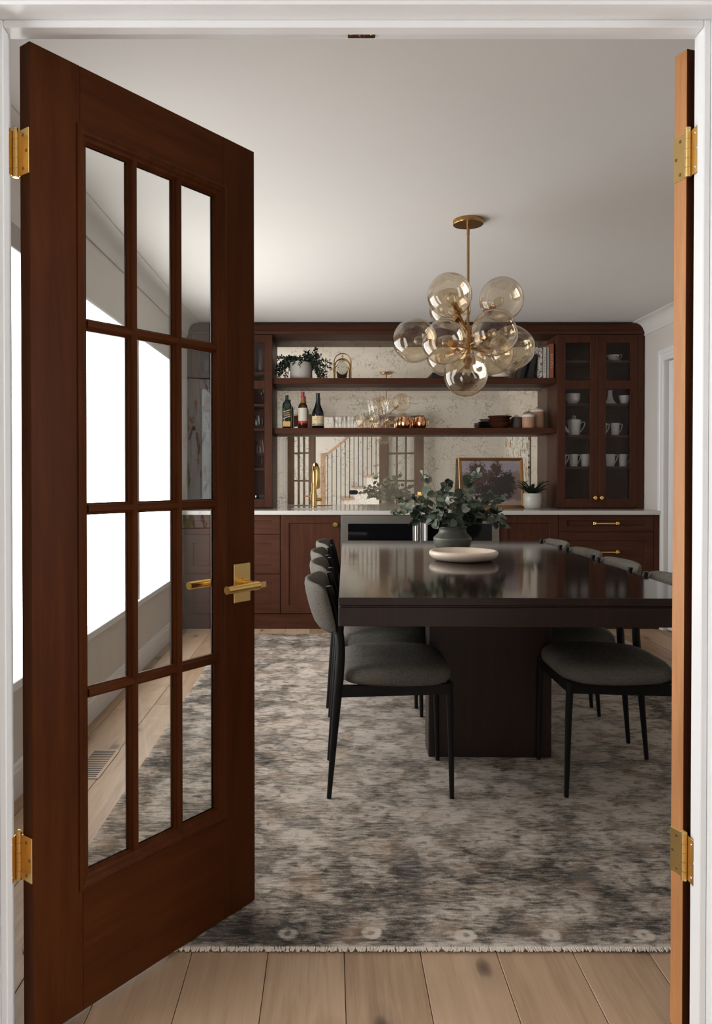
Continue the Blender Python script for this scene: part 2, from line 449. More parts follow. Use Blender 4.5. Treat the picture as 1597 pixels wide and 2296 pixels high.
def lathe(bm, prof, c=(0, 0, 0), n=24, sup=None, sx=1.0, sy=1.0):
    rings = []
    for (r, z) in prof:
        if r < 1e-6:
            rings.append([bm.verts.new((c[0], c[1], c[2] + z))])
        else:
            ring = []
            for i in range(n):
                a = 2 * PI * (i + 0.5) / n
                ca, sa = math.cos(a), math.sin(a)
                k = 1.0
                if sup:
                    k = 1.0 / ((abs(ca) ** sup + abs(sa) ** sup) ** (1.0 / sup))
                ring.append(bm.verts.new((c[0] + r * k * ca * sx, c[1] + r * k * sa * sy, c[2] + z)))
            rings.append(ring)
    for a, b in zip(rings[:-1], rings[1:]):
        if len(a) == 1 and len(b) == 1:
            continue
        for i in range(n):
            j = (i + 1) % n
            if len(a) == 1:
                bm.faces.new((a[0], b[i], b[j]))
            elif len(b) == 1:
                bm.faces.new((a[i], b[0], a[j]))
            else:
                bm.faces.new((a[i], b[i], b[j], a[j]))
    return bm

def tube(bm, pts, r, n=10, closed=False, flat=1.0):
    pts = [Vector(p) for p in pts]
    N = len(pts)
    rs = r if isinstance(r, (list, tuple)) else [r] * N
    up = None
    rings = []
    for i, p in enumerate(pts):
        if closed:
            t = (pts[(i + 1) % N] - pts[i - 1]).normalized()
        else:
            t = (pts[min(i + 1, N - 1)] - pts[max(i - 1, 0)]).normalized()
        if up is None:
            up = Vector((0, 0, 1)) if abs(t.z) < 0.9 else Vector((0, 1, 0))
        s = t.cross(up)
        if s.length < 1e-5:
            s = t.orthogonal()
        s.normalize()
        up = s.cross(t).normalized()
        rings.append([bm.verts.new(p + (s * math.cos(2 * PI * k / n) + up * math.sin(2 * PI * k / n) * flat) * rs[i]) for k in range(n)])
    rng = range(N) if closed else range(N - 1)
    for i in rng:
        a, b = rings[i], rings[(i + 1) % N]
        for k in range(n):
            l = (k + 1) % n
            bm.faces.new((a[k], a[l], b[l], b[k]))
    if not closed:
        bm.faces.new(list(reversed(rings[0])))
        bm.faces.new(rings[-1])
    return bm

def smoothpath(pts, n=6):
    """Catmull-Rom through pts."""
    P = [Vector(p) for p in pts]
    P = [P[0] * 2 - P[1]] + P + [P[-1] * 2 - P[-2]]
    res = []
    for i in range(1, len(P) - 2):
        for k in range(n):
            t = k / n
            a, b, c_, d = P[i - 1], P[i], P[i + 1], P[i + 2]
            res.append(0.5 * ((2 * b) + (c_ - a) * t + (2 * a - 5 * b + 4 * c_ - d) * t * t + (3 * b - a - 3 * c_ + d) * t ** 3))
    res.append(P[-2])
    return res

def prism(bm, poly, axis, a0, a1):
    """poly: 2-D points in the plane normal to axis (x: (y,z), y: (x,z), z: (x,y))."""
    def pt(u, v, a):
        return {'x': (a, u, v), 'y': (u, a, v), 'z': (u, v, a)}[axis]
    A = [bm.verts.new(pt(u, v, a0)) for u, v in poly]
    B = [bm.verts.new(pt(u, v, a1)) for u, v in poly]
    n = len(poly)
    for i in range(n):
        j = (i + 1) % n
        bm.faces.new((A[i], A[j], B[j], B[i]))
    bm.faces.new(list(reversed(A)))
    bm.faces.new(B)
    return bm

def ringloft(bm, loops, cap0=False, cap1=False):
    """loft closed loops of equal length."""
    L = [[bm.verts.new(p) for p in lp] for lp in loops]
    n = len(L[0])
    for a, b in zip(L[:-1], L[1:]):
        for i in range(n):
            j = (i + 1) % n
            bm.faces.new((a[i], a[j], b[j], b[i]))
    if cap0:
        bm.faces.new(list(reversed(L[0])))
    if cap1:
        bm.faces.new(L[-1])
    return bm

def rect_xz(x0, x1, z0, z1, y):
    return [(x0, y, z0), (x1, y, z0), (x1, y, z1), (x0, y, z1)]

def obj(name, bm, material, parent=None, smooth=None, kind=None, label=None):
    if isinstance(bm, bmesh.types.BMesh):
        bmesh.ops.recalc_face_normals(bm, faces=bm.faces[:])
        me = bpy.data.meshes.new(name)
        bm.to_mesh(me)
        bm.free()
        if smooth:
            for p_ in me.polygons:
                p_.use_smooth = True
            me.set_sharp_from_angle(angle=R(smooth))
    else:
        me = bm
    if material is not None and len(me.materials) == 0:
        me.materials.append(MATS[material])
    o = bpy.data.objects.new(name, me)
    C.objects.link(o)
    if parent is not None:
        o.parent = parent
        if parent.name in WORLD:
            o.location = -parent.location
    if kind:
        o['kind'] = kind
    if label:
        o['label'] = label
    return o

def tag(o, label, cat, group=None):
    o['label'] = label
    o['category'] = cat
    if group:
        o['group'] = group
    return o

def thing(name, label, cat, loc=(0, 0, 0), rotz=0.0, group=None, world=False, kind=None):
    o = bpy.data.objects.new(name, None)
    C.objects.link(o)
    o.location = loc
    o.rotation_euler = (0, 0, rotz)
    o.empty_display_size = 0.05
    if label:
        o['label'] = label
    if cat:
        o['category'] = cat
    if group:
        o['group'] = group
    if kind:
        o['kind'] = kind
    if world:
        WORLD.add(o.name)
    return o

def dup(root, loc, rotz, label, group=None):
    r = root.copy()
    C.objects.link(r)
    r.location = loc
    r.rotation_euler = (0, 0, rotz)
    r['label'] = label
    if group:
        r['group'] = group
    for ch in list(root.children):
        c = ch.copy()
        C.objects.link(c)
        c.parent = r
        for g in list(ch.children):
            d = g.copy()
            C.objects.link(d)
            d.parent = c
    return r

def struct(name, bm, material, label=None, smooth=None, parent=None):
    return obj(name, bm, material, parent, smooth, kind='structure' if parent is None else None, label=label)

def text(name, s, size, material, parent, loc, rot, extrude=0.0002, label=None):
    cu = bpy.data.curves.new(name, 'FONT')
    cu.body = s
    cu.size = size
    cu.align_x = 'CENTER'
    cu.align_y = 'CENTER'
    cu.extrude = extrude
    tmp = bpy.data.objects.new('tmp', cu)
    C.objects.link(tmp)
    dg = bpy.context.evaluated_depsgraph_get()
    me = bpy.data.meshes.new_from_object(tmp.evaluated_get(dg))
    bpy.data.objects.remove(tmp)
    me.materials.clear()
    me.materials.append(MATS[material])
    o = bpy.data.objects.new(name, me)
    C.objects.link(o)
    if parent is not None:
        o.parent = parent
    o.location = loc
    o.rotation_euler = rot
    return o

# ------------------------------------------------------------------ room dimensions
XL, XR = -1.15, 2.525          # dining room side walls
YF, YB = 1.565, 6.475          # room face of the doorway wall, back wall
YH = 1.450                     # hall face of the doorway wall
ZC = 2.41                      # ceiling
HXL, HXR, HYB, HZC = -2.3, 3.3, -1.55, 2.75   # hall
OX0, OX1, OZ = -0.649, 0.739, 2.055           # door opening between the jambs

# ------------------------------------------------------------------ floor with planks
fl = struct('floor', box(HXL, HXR, HYB, YB + 0.12, -0.06, -0.016), 'subfloor', 'wide oak plank floor with knots')
PW = 0.187
px0 = 0.034 - PW * 13
nplank = 0
rnd = random.Random(3)
xk = px0
def plank(x0, x1, y0, y1):
    o = obj('plank', box(x0 + 0.0008, x1 - 0.0008, y0 + 0.0006, y1 - 0.0006, -0.0155, 0.0, 0.0012), 'oak_floor', fl)
    return o
while xk < HXR - 0.02:
    a, b = max(xk, HXL), min(xk + PW, HXR)
    inroom = a > XL - PW and a < XR
    yend = YB if inroom else YH
    y = HYB + 0.0
    first = rnd.uniform(0.5, 2.2)
    while y < yend - 0.01:
        L = first if y == HYB else rnd.choice((1.9, 2.2, 2.5))
        y2 = min(y + L, yend)
        if yend - y2 < 0.35:
            y2 = yend
        if b - a > 0.02:
            plank(a, b, y, y2)
        y = y2
    xk += PW

# ------------------------------------------------------------------ walls and ceiling
struct('ceiling', box(XL - 0.12, XR + 0.12, YH, YB + 0.12, ZC, ZC + 0.1), 'ceiling_paint', 'smooth pale ceiling of the dining room')
WIN = [(2.50, 3.06), (3.58, 4.56), (4.62, 5.52)]   # window openings in the left wall, by depth
WZ0, WZ1 = 0.425, 1.995
bm = bm_()
bx(bm, XL - 0.14, XL, YH, YB + 0.12, 0, WZ0)
bx(bm, XL - 0.14, XL, YH, YB + 0.12, WZ1, ZC)
ys = [YH] + [q for w_ in WIN for q in w_] + [YB + 0.12]
for i in range(0, len(ys), 2):
    bx(bm, XL - 0.14, XL, ys[i], ys[i + 1], WZ0, WZ1)
struct('wall_left', bm, 'wall_paint', 'warm grey painted wall holding the windows')
DY0, DY1, DZ = 4.98, 5.80, 2.04
bm = bm_()
bx(bm, XR, XR + 0.12, YH, DY0, 0, ZC)
bx(bm, XR, XR + 0.12, DY1, YB + 0.12, 0, ZC)
bx(bm, XR, XR + 0.12, DY0, DY1, DZ, ZC)
struct('wall_right', bm, 'wall_paint', 'warm grey painted wall on the right with a doorway')
struct('wall_back', box(XL - 0.14, XR + 0.12, YB, YB + 0.12, 0, ZC), 'wall_paint', 'wall behind the built-in cabinets')
bm = bm_()
bx(bm, HXL, OX0 - 0.018, YH, YF, 0, HZC)
bx(bm, OX1 + 0.018, HXR, YH, YF, 0, HZC)
bx(bm, OX0 - 0.018, OX1 + 0.018, YH, YF, OZ + 0.018, HZC)
struct('wall_front', bm, 'hall_paint', 'wall with the double doorway')
# hall
struct('wall_hall_back', box(HXL, HXR, HYB - 0.12, HYB, 0, HZC), 'hall_paint', 'white hall wall behind the staircase')
HW = (0.0, 1.25, 0.45, 2.3)  # window openings added to both unseen hall ends
for nm_, xa, xb in (('wall_hall_left', HXL - 0.12, HXL), ('wall_hall_right', HXR, HXR + 0.12)):
    bm = bm_()
    y0, y1, z0, z1 = HW
    bx(bm, xa, xb, HYB - 0.12, y0, 0, HZC)
    bx(bm, xa, xb, y1, YF, 0, HZC)
    bx(bm, xa, xb, y0, y1, 0, z0)
    bx(bm, xa, xb, y0, y1, z1, HZC)
    struct(nm_, bm, 'hall_paint', 'white end wall of the hall with an added window')
struct('ceiling_hall', box(HXL - 0.12, HXR + 0.12, HYB - 0.12, YF, HZC, HZC + 0.1), 'ceiling_paint', 'white ceiling of the hall')

# windows and shades
def window_unit(n, xin, xout, y0, y1, z0, z1, side):
    """side = +1: the room lies at larger x."""
    wname = 'window_%d' % n
    root = thing(wname, None, None, (xin, y0, z0), world=True, kind='structure')
    root['label'] = 'white framed window behind a lit roller shade'
    xg = xin - side * 0.10
    bm = bm_()
    t = 0.045
    xa, xb = sorted((xg - side * 0.02, xg + side * 0.02))
    bx(bm, xa, xb, y0, y0 + t, z0, z1)
    bx(bm, xa, xb, y1 - t, y1, z0, z1)
    bx(bm, xa, xb, y0 + t, y1 - t, z0, z0 + t)
    bx(bm, xa, xb, y0 + t, y1 - t, z1 - t, z1)
    obj('window_frame', bm, 'window_frame', root)
    xa, xb = sorted((xg - side * 0.003, xg + side * 0.003))
    obj('pane', box(xa, xb, y0 + t, y1 - t, z0 + t, z1 - t), 'blind_pane', root)
    return root
wlabels = ['daylit white roller shade in the slit left of the near french door',
           'daylit white roller shade seen through the first pane column of the near door',
           'daylit white roller shade closest to the built-in cabinets']
for i, (y0, y1) in enumerate(WIN):
    window_unit(i + 1, XL, XL - 0.14, y0, y1, WZ0, WZ1, 1)
    sh = thing('roller_shade', wlabels[i], 'shade', (XL - 0.045, (y0 + y1) / 2, WZ0), group='roller shades of the dining room', world=True)
    zt = WZ1 - (0.005 if i else 0.0)
    obj('shade_fabric', box(XL - 0.050, XL - 0.047, y0 + 0.004, y1 - 0.004, WZ0 + 0.008, zt), 'shade_lit', sh)
    obj('hem_pocket', box(XL - 0.052, XL - 0.045, y0 + 0.006, y1 - 0.006, WZ0 + 0.0075, WZ0 + 0.026, 0.002), 'shade_lit', sh)
    rb = bm_()
    tube(rb, [(XL - 0.068, y0 + 0.006, zt - 0.018), (XL - 0.068, y1 - 0.006, zt - 0.018)], 0.016, 12)
    obj('roller', rb, 'trim_white', sh, 40)
for i, (xin, side) in enumerate(((HXL, 1), (HXR, -1))):  # added windows with glowing shades, out of view, to light jambs and hall
    y0, y1, z0, z1 = HW
    window_unit(4 + i, xin, xin - side * 0.12, y0, y1, z0, z1, side)
    sh = thing('roller_shade', 'added glowing shade over an added hall window %s' % ('left of the doorway' if i == 0 else 'right of the doorway'), 'shade', (xin - side * 0.03, (y0 + y1) / 2, z0), group='added glowing shades of the hall', world=True)
    xa, xb = sorted((xin - side * 0.03, xin - side * 0.033))
    obj('shade_fabric', box(xa, xb, y0 + 0.004, y1 - 0.004, z0 + 0.01, z1 - 0.01), 'hall_fill_glow', sh)

# window sills and casings on the left wall
bm = bm_()
for (a, b) in ((WIN[0][0] - 0.03, WIN[0][1] + 0.03), (WIN[1][0] - 0.03, WIN[2][1] + 0.03)):
    bx(bm, XL - 0.04, XL + 0.022, a, b, WZ0 - 0.028, WZ0 + 0.007, 0.003)
struct('trim_1', bm, 'trim_white', 'white window sills along the left wall')
bm = bm_()
bx(bm, XL, XL + 0.012, WIN[0][0] - 0.02, WIN[0][1] + 0.02, WZ1 - 0.006, WZ1 + 0.085, 0.003)
struct('trim_2', bm, 'cassette_grey', 'grey header strip above the nearest window')
bm = bm_()
bx(bm, XL, XL + 0.010, WIN[1][0] - 0.012, WIN[2][1] + 0.012, WZ1 - 0.002, WZ1 + 0.014, 0.003)
bx(bm, XL, XL + 0.010, WIN[2][1], WIN[2][1] + 0.014, WZ0, WZ1, 0.003)
bx(bm, XL, XL + 0.010, WIN[1][0] - 0.014, WIN[1][0], WZ0, WZ1, 0.003)
struct('trim_3', bm, 'trim_white', 'thin white bead around the far windows')

# baseboards
def baseboard(bm, p0, p1, nx, ny, h=0.125, t=0.015):
    """board along p0-p1, projecting to (nx, ny)."""
    (ax, ay), (bx_, by) = p0, p1
    prof = [(0, 0), (t, 0), (t, h - 0.03), (t * 0.75, h - 0.022), (t * 0.7, h - 0.008), (t * 0.3, h), (0, h)]
    L0 = [bm.verts.new((ax + nx * d, ay + ny * d, z)) for d, z in prof]
    L1 = [bm.verts.new((bx_ + nx * d, by + ny * d, z)) for d, z in prof]
    n = len(prof)
    for i in range(n):
        j = (i + 1) % n
        bm.faces.new((L0[i], L0[j], L1[j], L1[i]))
    bm.faces.new(L0[::-1])
    bm.faces.new(L1)
    return bm
struct('baseboard_left', baseboard(bm_(), (XL, YF), (XL, 5.84), 1, 0), 'trim_white', 'white baseboard under the windows')
bm = baseboard(bm_(), (XR, YF), (XR, DY0 - 0.09), -1, 0)
struct('baseboard_right', bm, 'trim_white', 'white baseboard on the right wall')
bm = baseboard(bm_(), (XL, YF), (OX0 - 0.10, YF), 0, 1)
baseboard(bm, (OX1 + 0.10, YF), (XR, YF), 0, 1)
struct('baseboard_front', bm, 'trim_white', 'white baseboard beside the doorway')
bm = baseboard(bm_(), (HXL, YH), (OX0 - 0.10, YH), 0, -1)
baseboard(bm, (OX1 + 0.10, YH), (HXR, YH), 0, -1)
struct('baseboard_hall', bm, 'trim_white', 'white baseboard on the hall side')

# crown mouldings
def crown(bm, p0, p1, nx, ny, hgt=0.115, pr=0.085):
    prof = [(0, -hgt), (0.008, -hgt), (0.012, -hgt + 0.014)]
    for k in range(1, 7):
        a = k / 7 * PI / 2
        prof.append((0.014 + (pr - 0.022) * (1 - math.cos(a)), -hgt + 0.016 + (hgt - 0.026) * math.sin(a)))
    prof += [(pr - 0.006, -0.008), (pr, -0.006), (pr, 0), (0, 0)]
    (ax, ay), (bx_, by) = p0, p1
    L0 = [bm.verts.new((ax + nx * d, ay + ny * d, ZC + z)) for d, z in prof]
    L1 = [bm.verts.new((bx_ + nx * d, by + ny * d, ZC + z)) for d, z in prof]
    n = len(prof)
    for i in range(n):
        j = (i + 1) % n
        bm.faces.new((L0[i], L0[j], L1[j], L1[i]))
    bm.faces.new(L0[::-1])
    bm.faces.new(L1)
    return bm
struct('trim_4', crown(bm_(), (XL, YF), (XL, YB), 1, 0), 'ceiling_paint', 'white cove crown moulding above the windows', 35)
struct('trim_5', crown(bm_(), (XR, YF), (XR, YB), -1, 0), 'ceiling_paint', 'white cove crown moulding on the right wall', 35)
struct('trim_6', crown(bm_(), (XL, YF), (XR, YF), 0, 1), 'ceiling_paint', 'white cove crown moulding above the doorway', 35)

# doorway jambs, stops and casings
bm = bm_()
bx(bm, OX0 - 0.018, OX0, YH, YF, 0, OZ + 0.018)
bx(bm, OX1, OX1 + 0.018, YH, YF, 0, OZ + 0.018)
bx(bm, OX0, OX1, YH, YF, OZ, OZ + 0.018)
ST0, ST1 = 1.497, 1.524
bx(bm, OX0, OX0 + 0.014, ST0, ST1, 0, OZ, 0.002)
bx(bm, OX1 - 0.014, OX1, ST0, ST1, 0, OZ, 0.002)
bx(bm, OX0 + 0.014, OX1 - 0.014, ST0, ST1, OZ - 0.015, OZ, 0.002)
struct('trim_7', bm, 'trim_white', 'white door jamb with stop in the foreground')
def casing_loop(y, side, x0, x1, zt, wd=0.085, th=0.017):
    """mitred casing around an opening in a wall of constant y, projecting by side."""
    prof = [(0.0, 0.0), (0.0, 0.007), (0.006, 0.010), (0.030, 0.012), (0.034, 0.016), (wd - 0.012, th), (wd, th - 0.004), (wd, 0.0)]
    bm = bm_()
    paths = []
    for d, t in prof:
        paths.append([(x0 - d, y + side * t, 0.0), (x0 - d, y + side * t, zt + d), (x1 + d, y + side * t, zt + d), (x1 + d, y + side * t, 0.0)])
    V = [[bm.verts.new(p) for p in pa] for pa in paths]
    for a, b in zip(V, V[1:] + V[:1]):
        for i in range(3):
            bm.faces.new((a[i], a[i + 1], b[i + 1], b[i]))
    bm.faces.new([q[0] for q in V])
    bm.faces.new([q[3] for q in V])
    return bm
struct('trim_8', casing_loop(YH, -1, OX0 - 0.006, OX1 + 0.006, OZ + 0.006), 'trim_white', 'white moulded casing around the doorway in the foreground')
struct('trim_9', casing_loop(YF, 1, OX0 - 0.012, OX1 + 0.012, OZ + 0.012), 'trim_white', 'white casing on the room side of the doorway')
# door casing and closed white door on the right wall
bm = bm_()
prof = [(0.0, 0.0), (0.0, 0.009), (0.012, 0.013), (0.05, 0.013), (0.055, 0.018), (0.085, 0.018), (0.085, 0.0)]
V = []
for d, t in prof:
    V.append([bm.verts.new(p) for p in ((XR - t, DY0 - d, 0), (XR - t, DY0 - d, DZ + d), (XR - t, DY1 + d, DZ + d), (XR - t, DY1 + d, 0))])
for a, b in zip(V, V[1:] + V[:1]):
    for i in range(3):
        bm.faces.new((a[i], a[i + 1], b[i + 1], b[i]))
bm.faces.new([q[0] for q in V])
bm.faces.new([q[3] for q in V])
struct('trim_10', bm, 'trim_white', 'white casing of the doorway beside the cabinets')
d3 = thing('door_3', 'white panelled door in the right wall beside the cabinets', None, (XR + 0.02, DY0, 0), world=True, kind='structure')
obj('door_slab', box(XR + 0.030, XR + 0.068, DY0 + 0.003, DY1 - 0.003, 0.008, DZ - 0.003, 0.002), 'trim_white', d3)
for z0, z1 in ((0.22, 0.95), (1.10, 1.88)):
    for y0, y1 in ((DY0 + 0.12, DY0 + 0.37), (DY0 + 0.45, DY0 + 0.70)):
        obj('door_panel', box(XR + 0.022, XR + 0.032, y0, y1, z0, z1, 0.008), 'trim_white', d3)
kb = bm_()
lathe(kb, [(0, 0), (0.011, 0), (0.011, 0.03), (0.026, 0.036), (0.028, 0.05), (0.02, 0.062), (0, 0.064)])
bmesh.ops.transform(kb, matrix=Matrix.Translation((XR + 0.03, DY0 + 0.06, 0.96)) @ Matrix.Rotation(R(-90), 4, 'Y'), verts=kb.verts[:])
obj('door_knob', kb, 'brass', d3, 40)

# catch plate in the head of the doorway
cp = thing('catch_plate', 'small bronze catch plate screwed into the white door head', 'plate', (0.0625, 1.5445, OZ - 0.0025), group=None)
obj('plate', box(-0.0275, 0.0275, -0.0135, 0.0135, 0, 0.0025, 0.0008), 'bronze_plate', cp)
b = bm_()
lathe(b, [(0, -0.004), (0.006, -0.003), (0.007, 0.0)], n=14)
obj('catch_ball', b, 'copper', cp, 50)
for sx_ in (-0.02, 0.02):
    b = bm_()
    lathe(b, [(0, -0.0012), (0.0026, -0.0006), (0.003, 0.0)], (sx_, 0, 0), 10)
    obj('screw', b, 'brass', cp, 50)

# ------------------------------------------------------------------ french doors
DT, DW, DH = 0.035, 0.664, 2.03
def french_door(name, sg, pin, theta, label, edge):
    """sg=+1: leaf runs to +x when closed; the local origin is the hinge pin, theta the opening angle."""
    root = thing(name, label, None, (pin[0], pin[1], 0.014), sg * theta, kind='structure')
    offx, offy = 0.005, -0.006
    def X(s):
        return sg * (offx + s)
    def bxx(bm, s0, s1, y0, y1, z0, z1, bev=0.0015):
        a, b_ = sorted((X(s0), X(s1)))
        return bx(bm, a, b_, offy + y0, offy + y1, z0, z1, bev)
    SW = 0.118
    zb, zt = 0.268, 1.898
    # stiles: outer edges take the edge colour, lighter on the right leaf only
    for s0, s1 in ((0, SW), (DW - SW, DW)):
        bm = bm_()
        bxx(bm, s0, s1, -DT, 0, 0, DH, 0.0012)
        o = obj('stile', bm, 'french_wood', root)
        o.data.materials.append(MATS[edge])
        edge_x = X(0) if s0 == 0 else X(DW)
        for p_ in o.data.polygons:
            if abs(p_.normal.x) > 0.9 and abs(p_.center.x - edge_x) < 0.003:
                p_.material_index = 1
    bm = bm_(); bxx(bm, SW, DW - SW, -DT, 0, 0, zb)
    obj('bottom_rail', bm, 'french_wood_x', root)
    bm = bm_(); bxx(bm, SW, DW - SW, -DT, 0, zt, DH)
    obj('top_rail', bm, 'french_wood_x', root)
    # bolection mouldings on both faces
    gx0, gx1, gz0, gz1 = 0.142, DW - 0.142, 0.296, 1.872
    for face in (-1, 1):
        yf = -DT if face < 0 else 0.0
        lv = [(0.034, 0.0), (0.033, 0.004), (0.026, 0.006), (0.021, 0.003), (0.017, 0.0015), (0.012, -0.003), (0.006, -0.0055), (0.002, -0.012), (0.0, -0.0145)]
        loops = []
        for ins, h in lv:
            yy = offy + yf + face * h
            loops.append([(X(s_), yy, z_) for s_, z_ in ((gx0 - ins, gz0 - ins), (gx1 + ins, gz0 - ins), (gx1 + ins, gz1 + ins), (gx0 - ins, gz1 + ins))])
        yy = offy - DT / 2
        bm = ringloft(bm_(), loops)
        obj('moulding', bm, 'french_wood', root)
    # muntins
    def mprof(k):
        return [(-0.0130, -0.004), (-0.0095, -0.009), (-0.0085, -0.0125), (-0.005, -0.0160), (0.005, -0.0160), (0.0085, -0.0125), (0.0095, -0.009), (0.0130, -0.004),
                (0.0130, 0.004), (0.0095, 0.009), (0.0085, 0.0125), (0.005, 0.0160), (-0.005, 0.0160), (-0.0085, 0.0125), (-0.0095, 0.009), (-0.0130, 0.004)]
    pw = (gx1 - gx0 - 2 * 0.026) / 3
    ph = (gz1 - gz0 - 3 * 0.026) / 4
    cy = offy - DT / 2
    for k in (1, 2):
        s_ = gx0 + k * pw + (k - 0.5) * 0.026
        bm = prism(bm_(), [(X(s_) + u, cy + v_) for u, v_ in mprof(0)], 'z', gz0 - 0.004, gz1 + 0.004)
        obj('muntin', bm, 'french_wood', root)
    for k in (1, 2, 3):
        z_ = gz0 + k * ph + (k - 0.5) * 0.026
        a, b_ = sorted((X(gx0 - 0.004), X(gx1 + 0.004)))
        bm = prism(bm_(), [(cy + v_ * 0.985, z_ + u) for u, v_ in mprof(0)], 'x', a, b_)
        obj('muntin', bm, 'french_wood_x', root)
    me = None
    for i in range(3):
        for j in range(4):
            sc_, zc_ = gx0 + i * (pw + 0.026) + pw / 2, gz0 + j * (ph + 0.026) + ph / 2
            if me is None:
                o = obj('pane', box(-pw / 2 - 0.003, pw / 2 + 0.003, -0.002, 0.002, -ph / 2 - 0.003, ph / 2 + 0.003), 'pane_glass', root)
                me = o.data
            else:
                o = obj('pane', me, None, root)
            o.location = (X(sc_), cy, zc_)
    # lever handles on both faces
    hs, hz = 0.610, 0.872
    for face in (-1, 1):
        yf = offy + (-DT if face < 0 else 0.0)
        bm = bm_()
        y0, y1 = sorted((yf, yf + face * 0.006))
        bx(bm, X(hs) - 0.0315, X(hs) + 0.0315, y0, y1, hz - 0.051, hz + 0.051, 0.0015)
        h = obj('handle_plate', bm, 'brass_satin', root, label='square-edged brass plate')
        bm = bm_()
        tube(bm, [(X(hs), yf + face * 0.005, hz), (X(hs), yf + face * 0.052, hz)], 0.009, 14)
        tube(bm, [(X(hs), yf + face * 0.006, hz), (X(hs), yf + face * 0.014, hz)], 0.014, 16)
        obj('spindle', bm, 'brass', h, 40)
        bm = bm_()
        tube(bm, [(X(hs + 0.012), yf + face * 0.052, hz - 0.004), (X(hs - 0.105), yf + face * 0.052, hz - 0.004)], 0.0105, 20)
        obj('lever', bm, 'brass', h, 40)
        bm = bm_()
        a, b_ = sorted((X(hs + 0.010), X(hs + 0.040)))
        bx(bm, a, b_, yf + face * 0.052 - 0.003, yf + face * 0.052 + 0.003, hz - 0.011, hz + 0.003, 0.0005)
        obj('lever_tab', bm, 'brass_satin', h)
    # hinges
    for zc_ in (0.372, 1.812):
        bm = bm_()
        for k in range(5):
            tube(bm, [(0, 0.001, zc_ - 0.048 + k * 0.0192 + 0.0003), (0, 0.001, zc_ - 0.048 + (k + 1) * 0.0192 - 0.0003)], 0.0062, 14)
        lathe(bm, [(0, 0.048), (0.0066, 0.048), (0.0066, 0.052), (0.003, 0.055), (0, 0.0555)], (0, 0.001, zc_), 14)
        hg = obj('hinge', bm, 'brass_satin', root, 40, label='brass butt hinge')
        xe = X(0)
        a, b_ = sorted((xe, xe - sg * 0.0022))
        bm = bm_()
        bx(bm, a, b_, offy - DT + 0.001, 0.002, zc_ - 0.046, zc_ + 0.046, 0.0006)
        obj('hinge_leaf', bm, 'brass_satin', hg)
        bm = bm_()
        a, b_ = sorted((-sg * 0.008, -sg * 0.0058))
        bx(bm, a, b_, -0.036, 0.001, zc_ - 0.046, zc_ + 0.046, 0.0006)
        jl = obj('jamb_leaf', bm, 'brass_satin', hg)
        jl.rotation_euler = (0, 0, -sg * theta)
        for yy, dz in ((-0.016, 0.034), (-0.027, 0.0), (-0.016, -0.034)):
            bm = bm_()
            tube(bm, [(xe - sg * 0.0018, offy + yy, zc_ + dz), (xe - sg * 0.0034, offy + yy, zc_ + dz)], [0.0040, 0.0028], 10)
            obj('screw', bm, 'screw_dark', hg, 40)
            bm = bm_()
            tube(bm, [(-sg * 0.006, yy - 0.004, zc_ + dz), (-sg * 0.0046, yy - 0.004, zc_ + dz)], [0.0040, 0.0028], 10)
            js = obj('screw', bm, 'chrome', hg, 40)
            js.rotation_euler = (0, 0, -sg * theta)
    return root
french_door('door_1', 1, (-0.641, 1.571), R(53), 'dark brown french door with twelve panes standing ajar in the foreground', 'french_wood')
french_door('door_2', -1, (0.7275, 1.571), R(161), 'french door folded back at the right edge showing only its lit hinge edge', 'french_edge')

# ------------------------------------------------------------------ built-in cabinets
YM = 6.462                 # mirror face
UF = 6.160                 # front of the upper cabinet doors
BF = 5.850                 # front of the base cabinet doors
CT = 0.906                 # counter height
U0, U1 = -0.465, 1.823     # open bay between the uppers
CXL, CXR = -1.148, 2.513

def shaker(bm, x0, x1, z0, z1, yf, th=0.020, st=0.062, rl=0.062, rec=0.009, ch=0.003):
    """one shaker front with recessed panel; front face at y = yf."""
    ox = [(x0, z0), (x1, z0), (x1, z1), (x0, z1)]
    def lp(dx, dz, y):
        return [(x0 + dx, y, z0 + dz), (x1 - dx, y, z0 + dz), (x1 - dx, y, z1 - dz), (x0 + dx, y, z1 - dz)]
    ringloft(bm, [lp(0, 0, yf + th), lp(0, 0, yf + 0.0015), lp(0.0015, 0.0015, yf), lp(st, rl, yf), lp(st + ch, rl + ch, yf + rec)], cap0=True, cap1=True)
    return bm

def knob(name, parent, x, z, yf, r=0.0155):
    b_ = bm_()
    lathe(b_, [(0, 0), (0.006, 0), (0.005, 0.010), (0.0075, 0.013), (r, 0.0145), (r, 0.021), (r - 0.002, 0.023), (0, 0.0235)], n=22)
    bmesh.ops.transform(b_, matrix=Matrix.Translation((x, yf, z)) @ Matrix.Rotation(R(90), 4, 'X'), verts=b_.verts[:])
    return obj(name, b_, 'brass', parent, 40, label='round brass knob')

def barpull(parent, x, z, yf, L=0.195):
    b_ = bm_()
    for s_ in (-1, 1):
        cx = x + s_ * (L / 2 - 0.011)
        bx(b_, cx - 0.011, cx + 0.011, yf - 0.006, yf, z - 0.012, z + 0.012, 0.002)
        bx(b_, cx - 0.006, cx + 0.006, yf - 0.026, yf - 0.005, z - 0.006, z + 0.006, 0.001)
    bx(b_, x - L / 2 + 0.004, x + L / 2 - 0.004, yf - 0.031, yf - 0.023, z - 0.0045, z + 0.0045, 0.0012)
    return obj('pull', b_, 'brass', parent, label='squared brass bar pull')

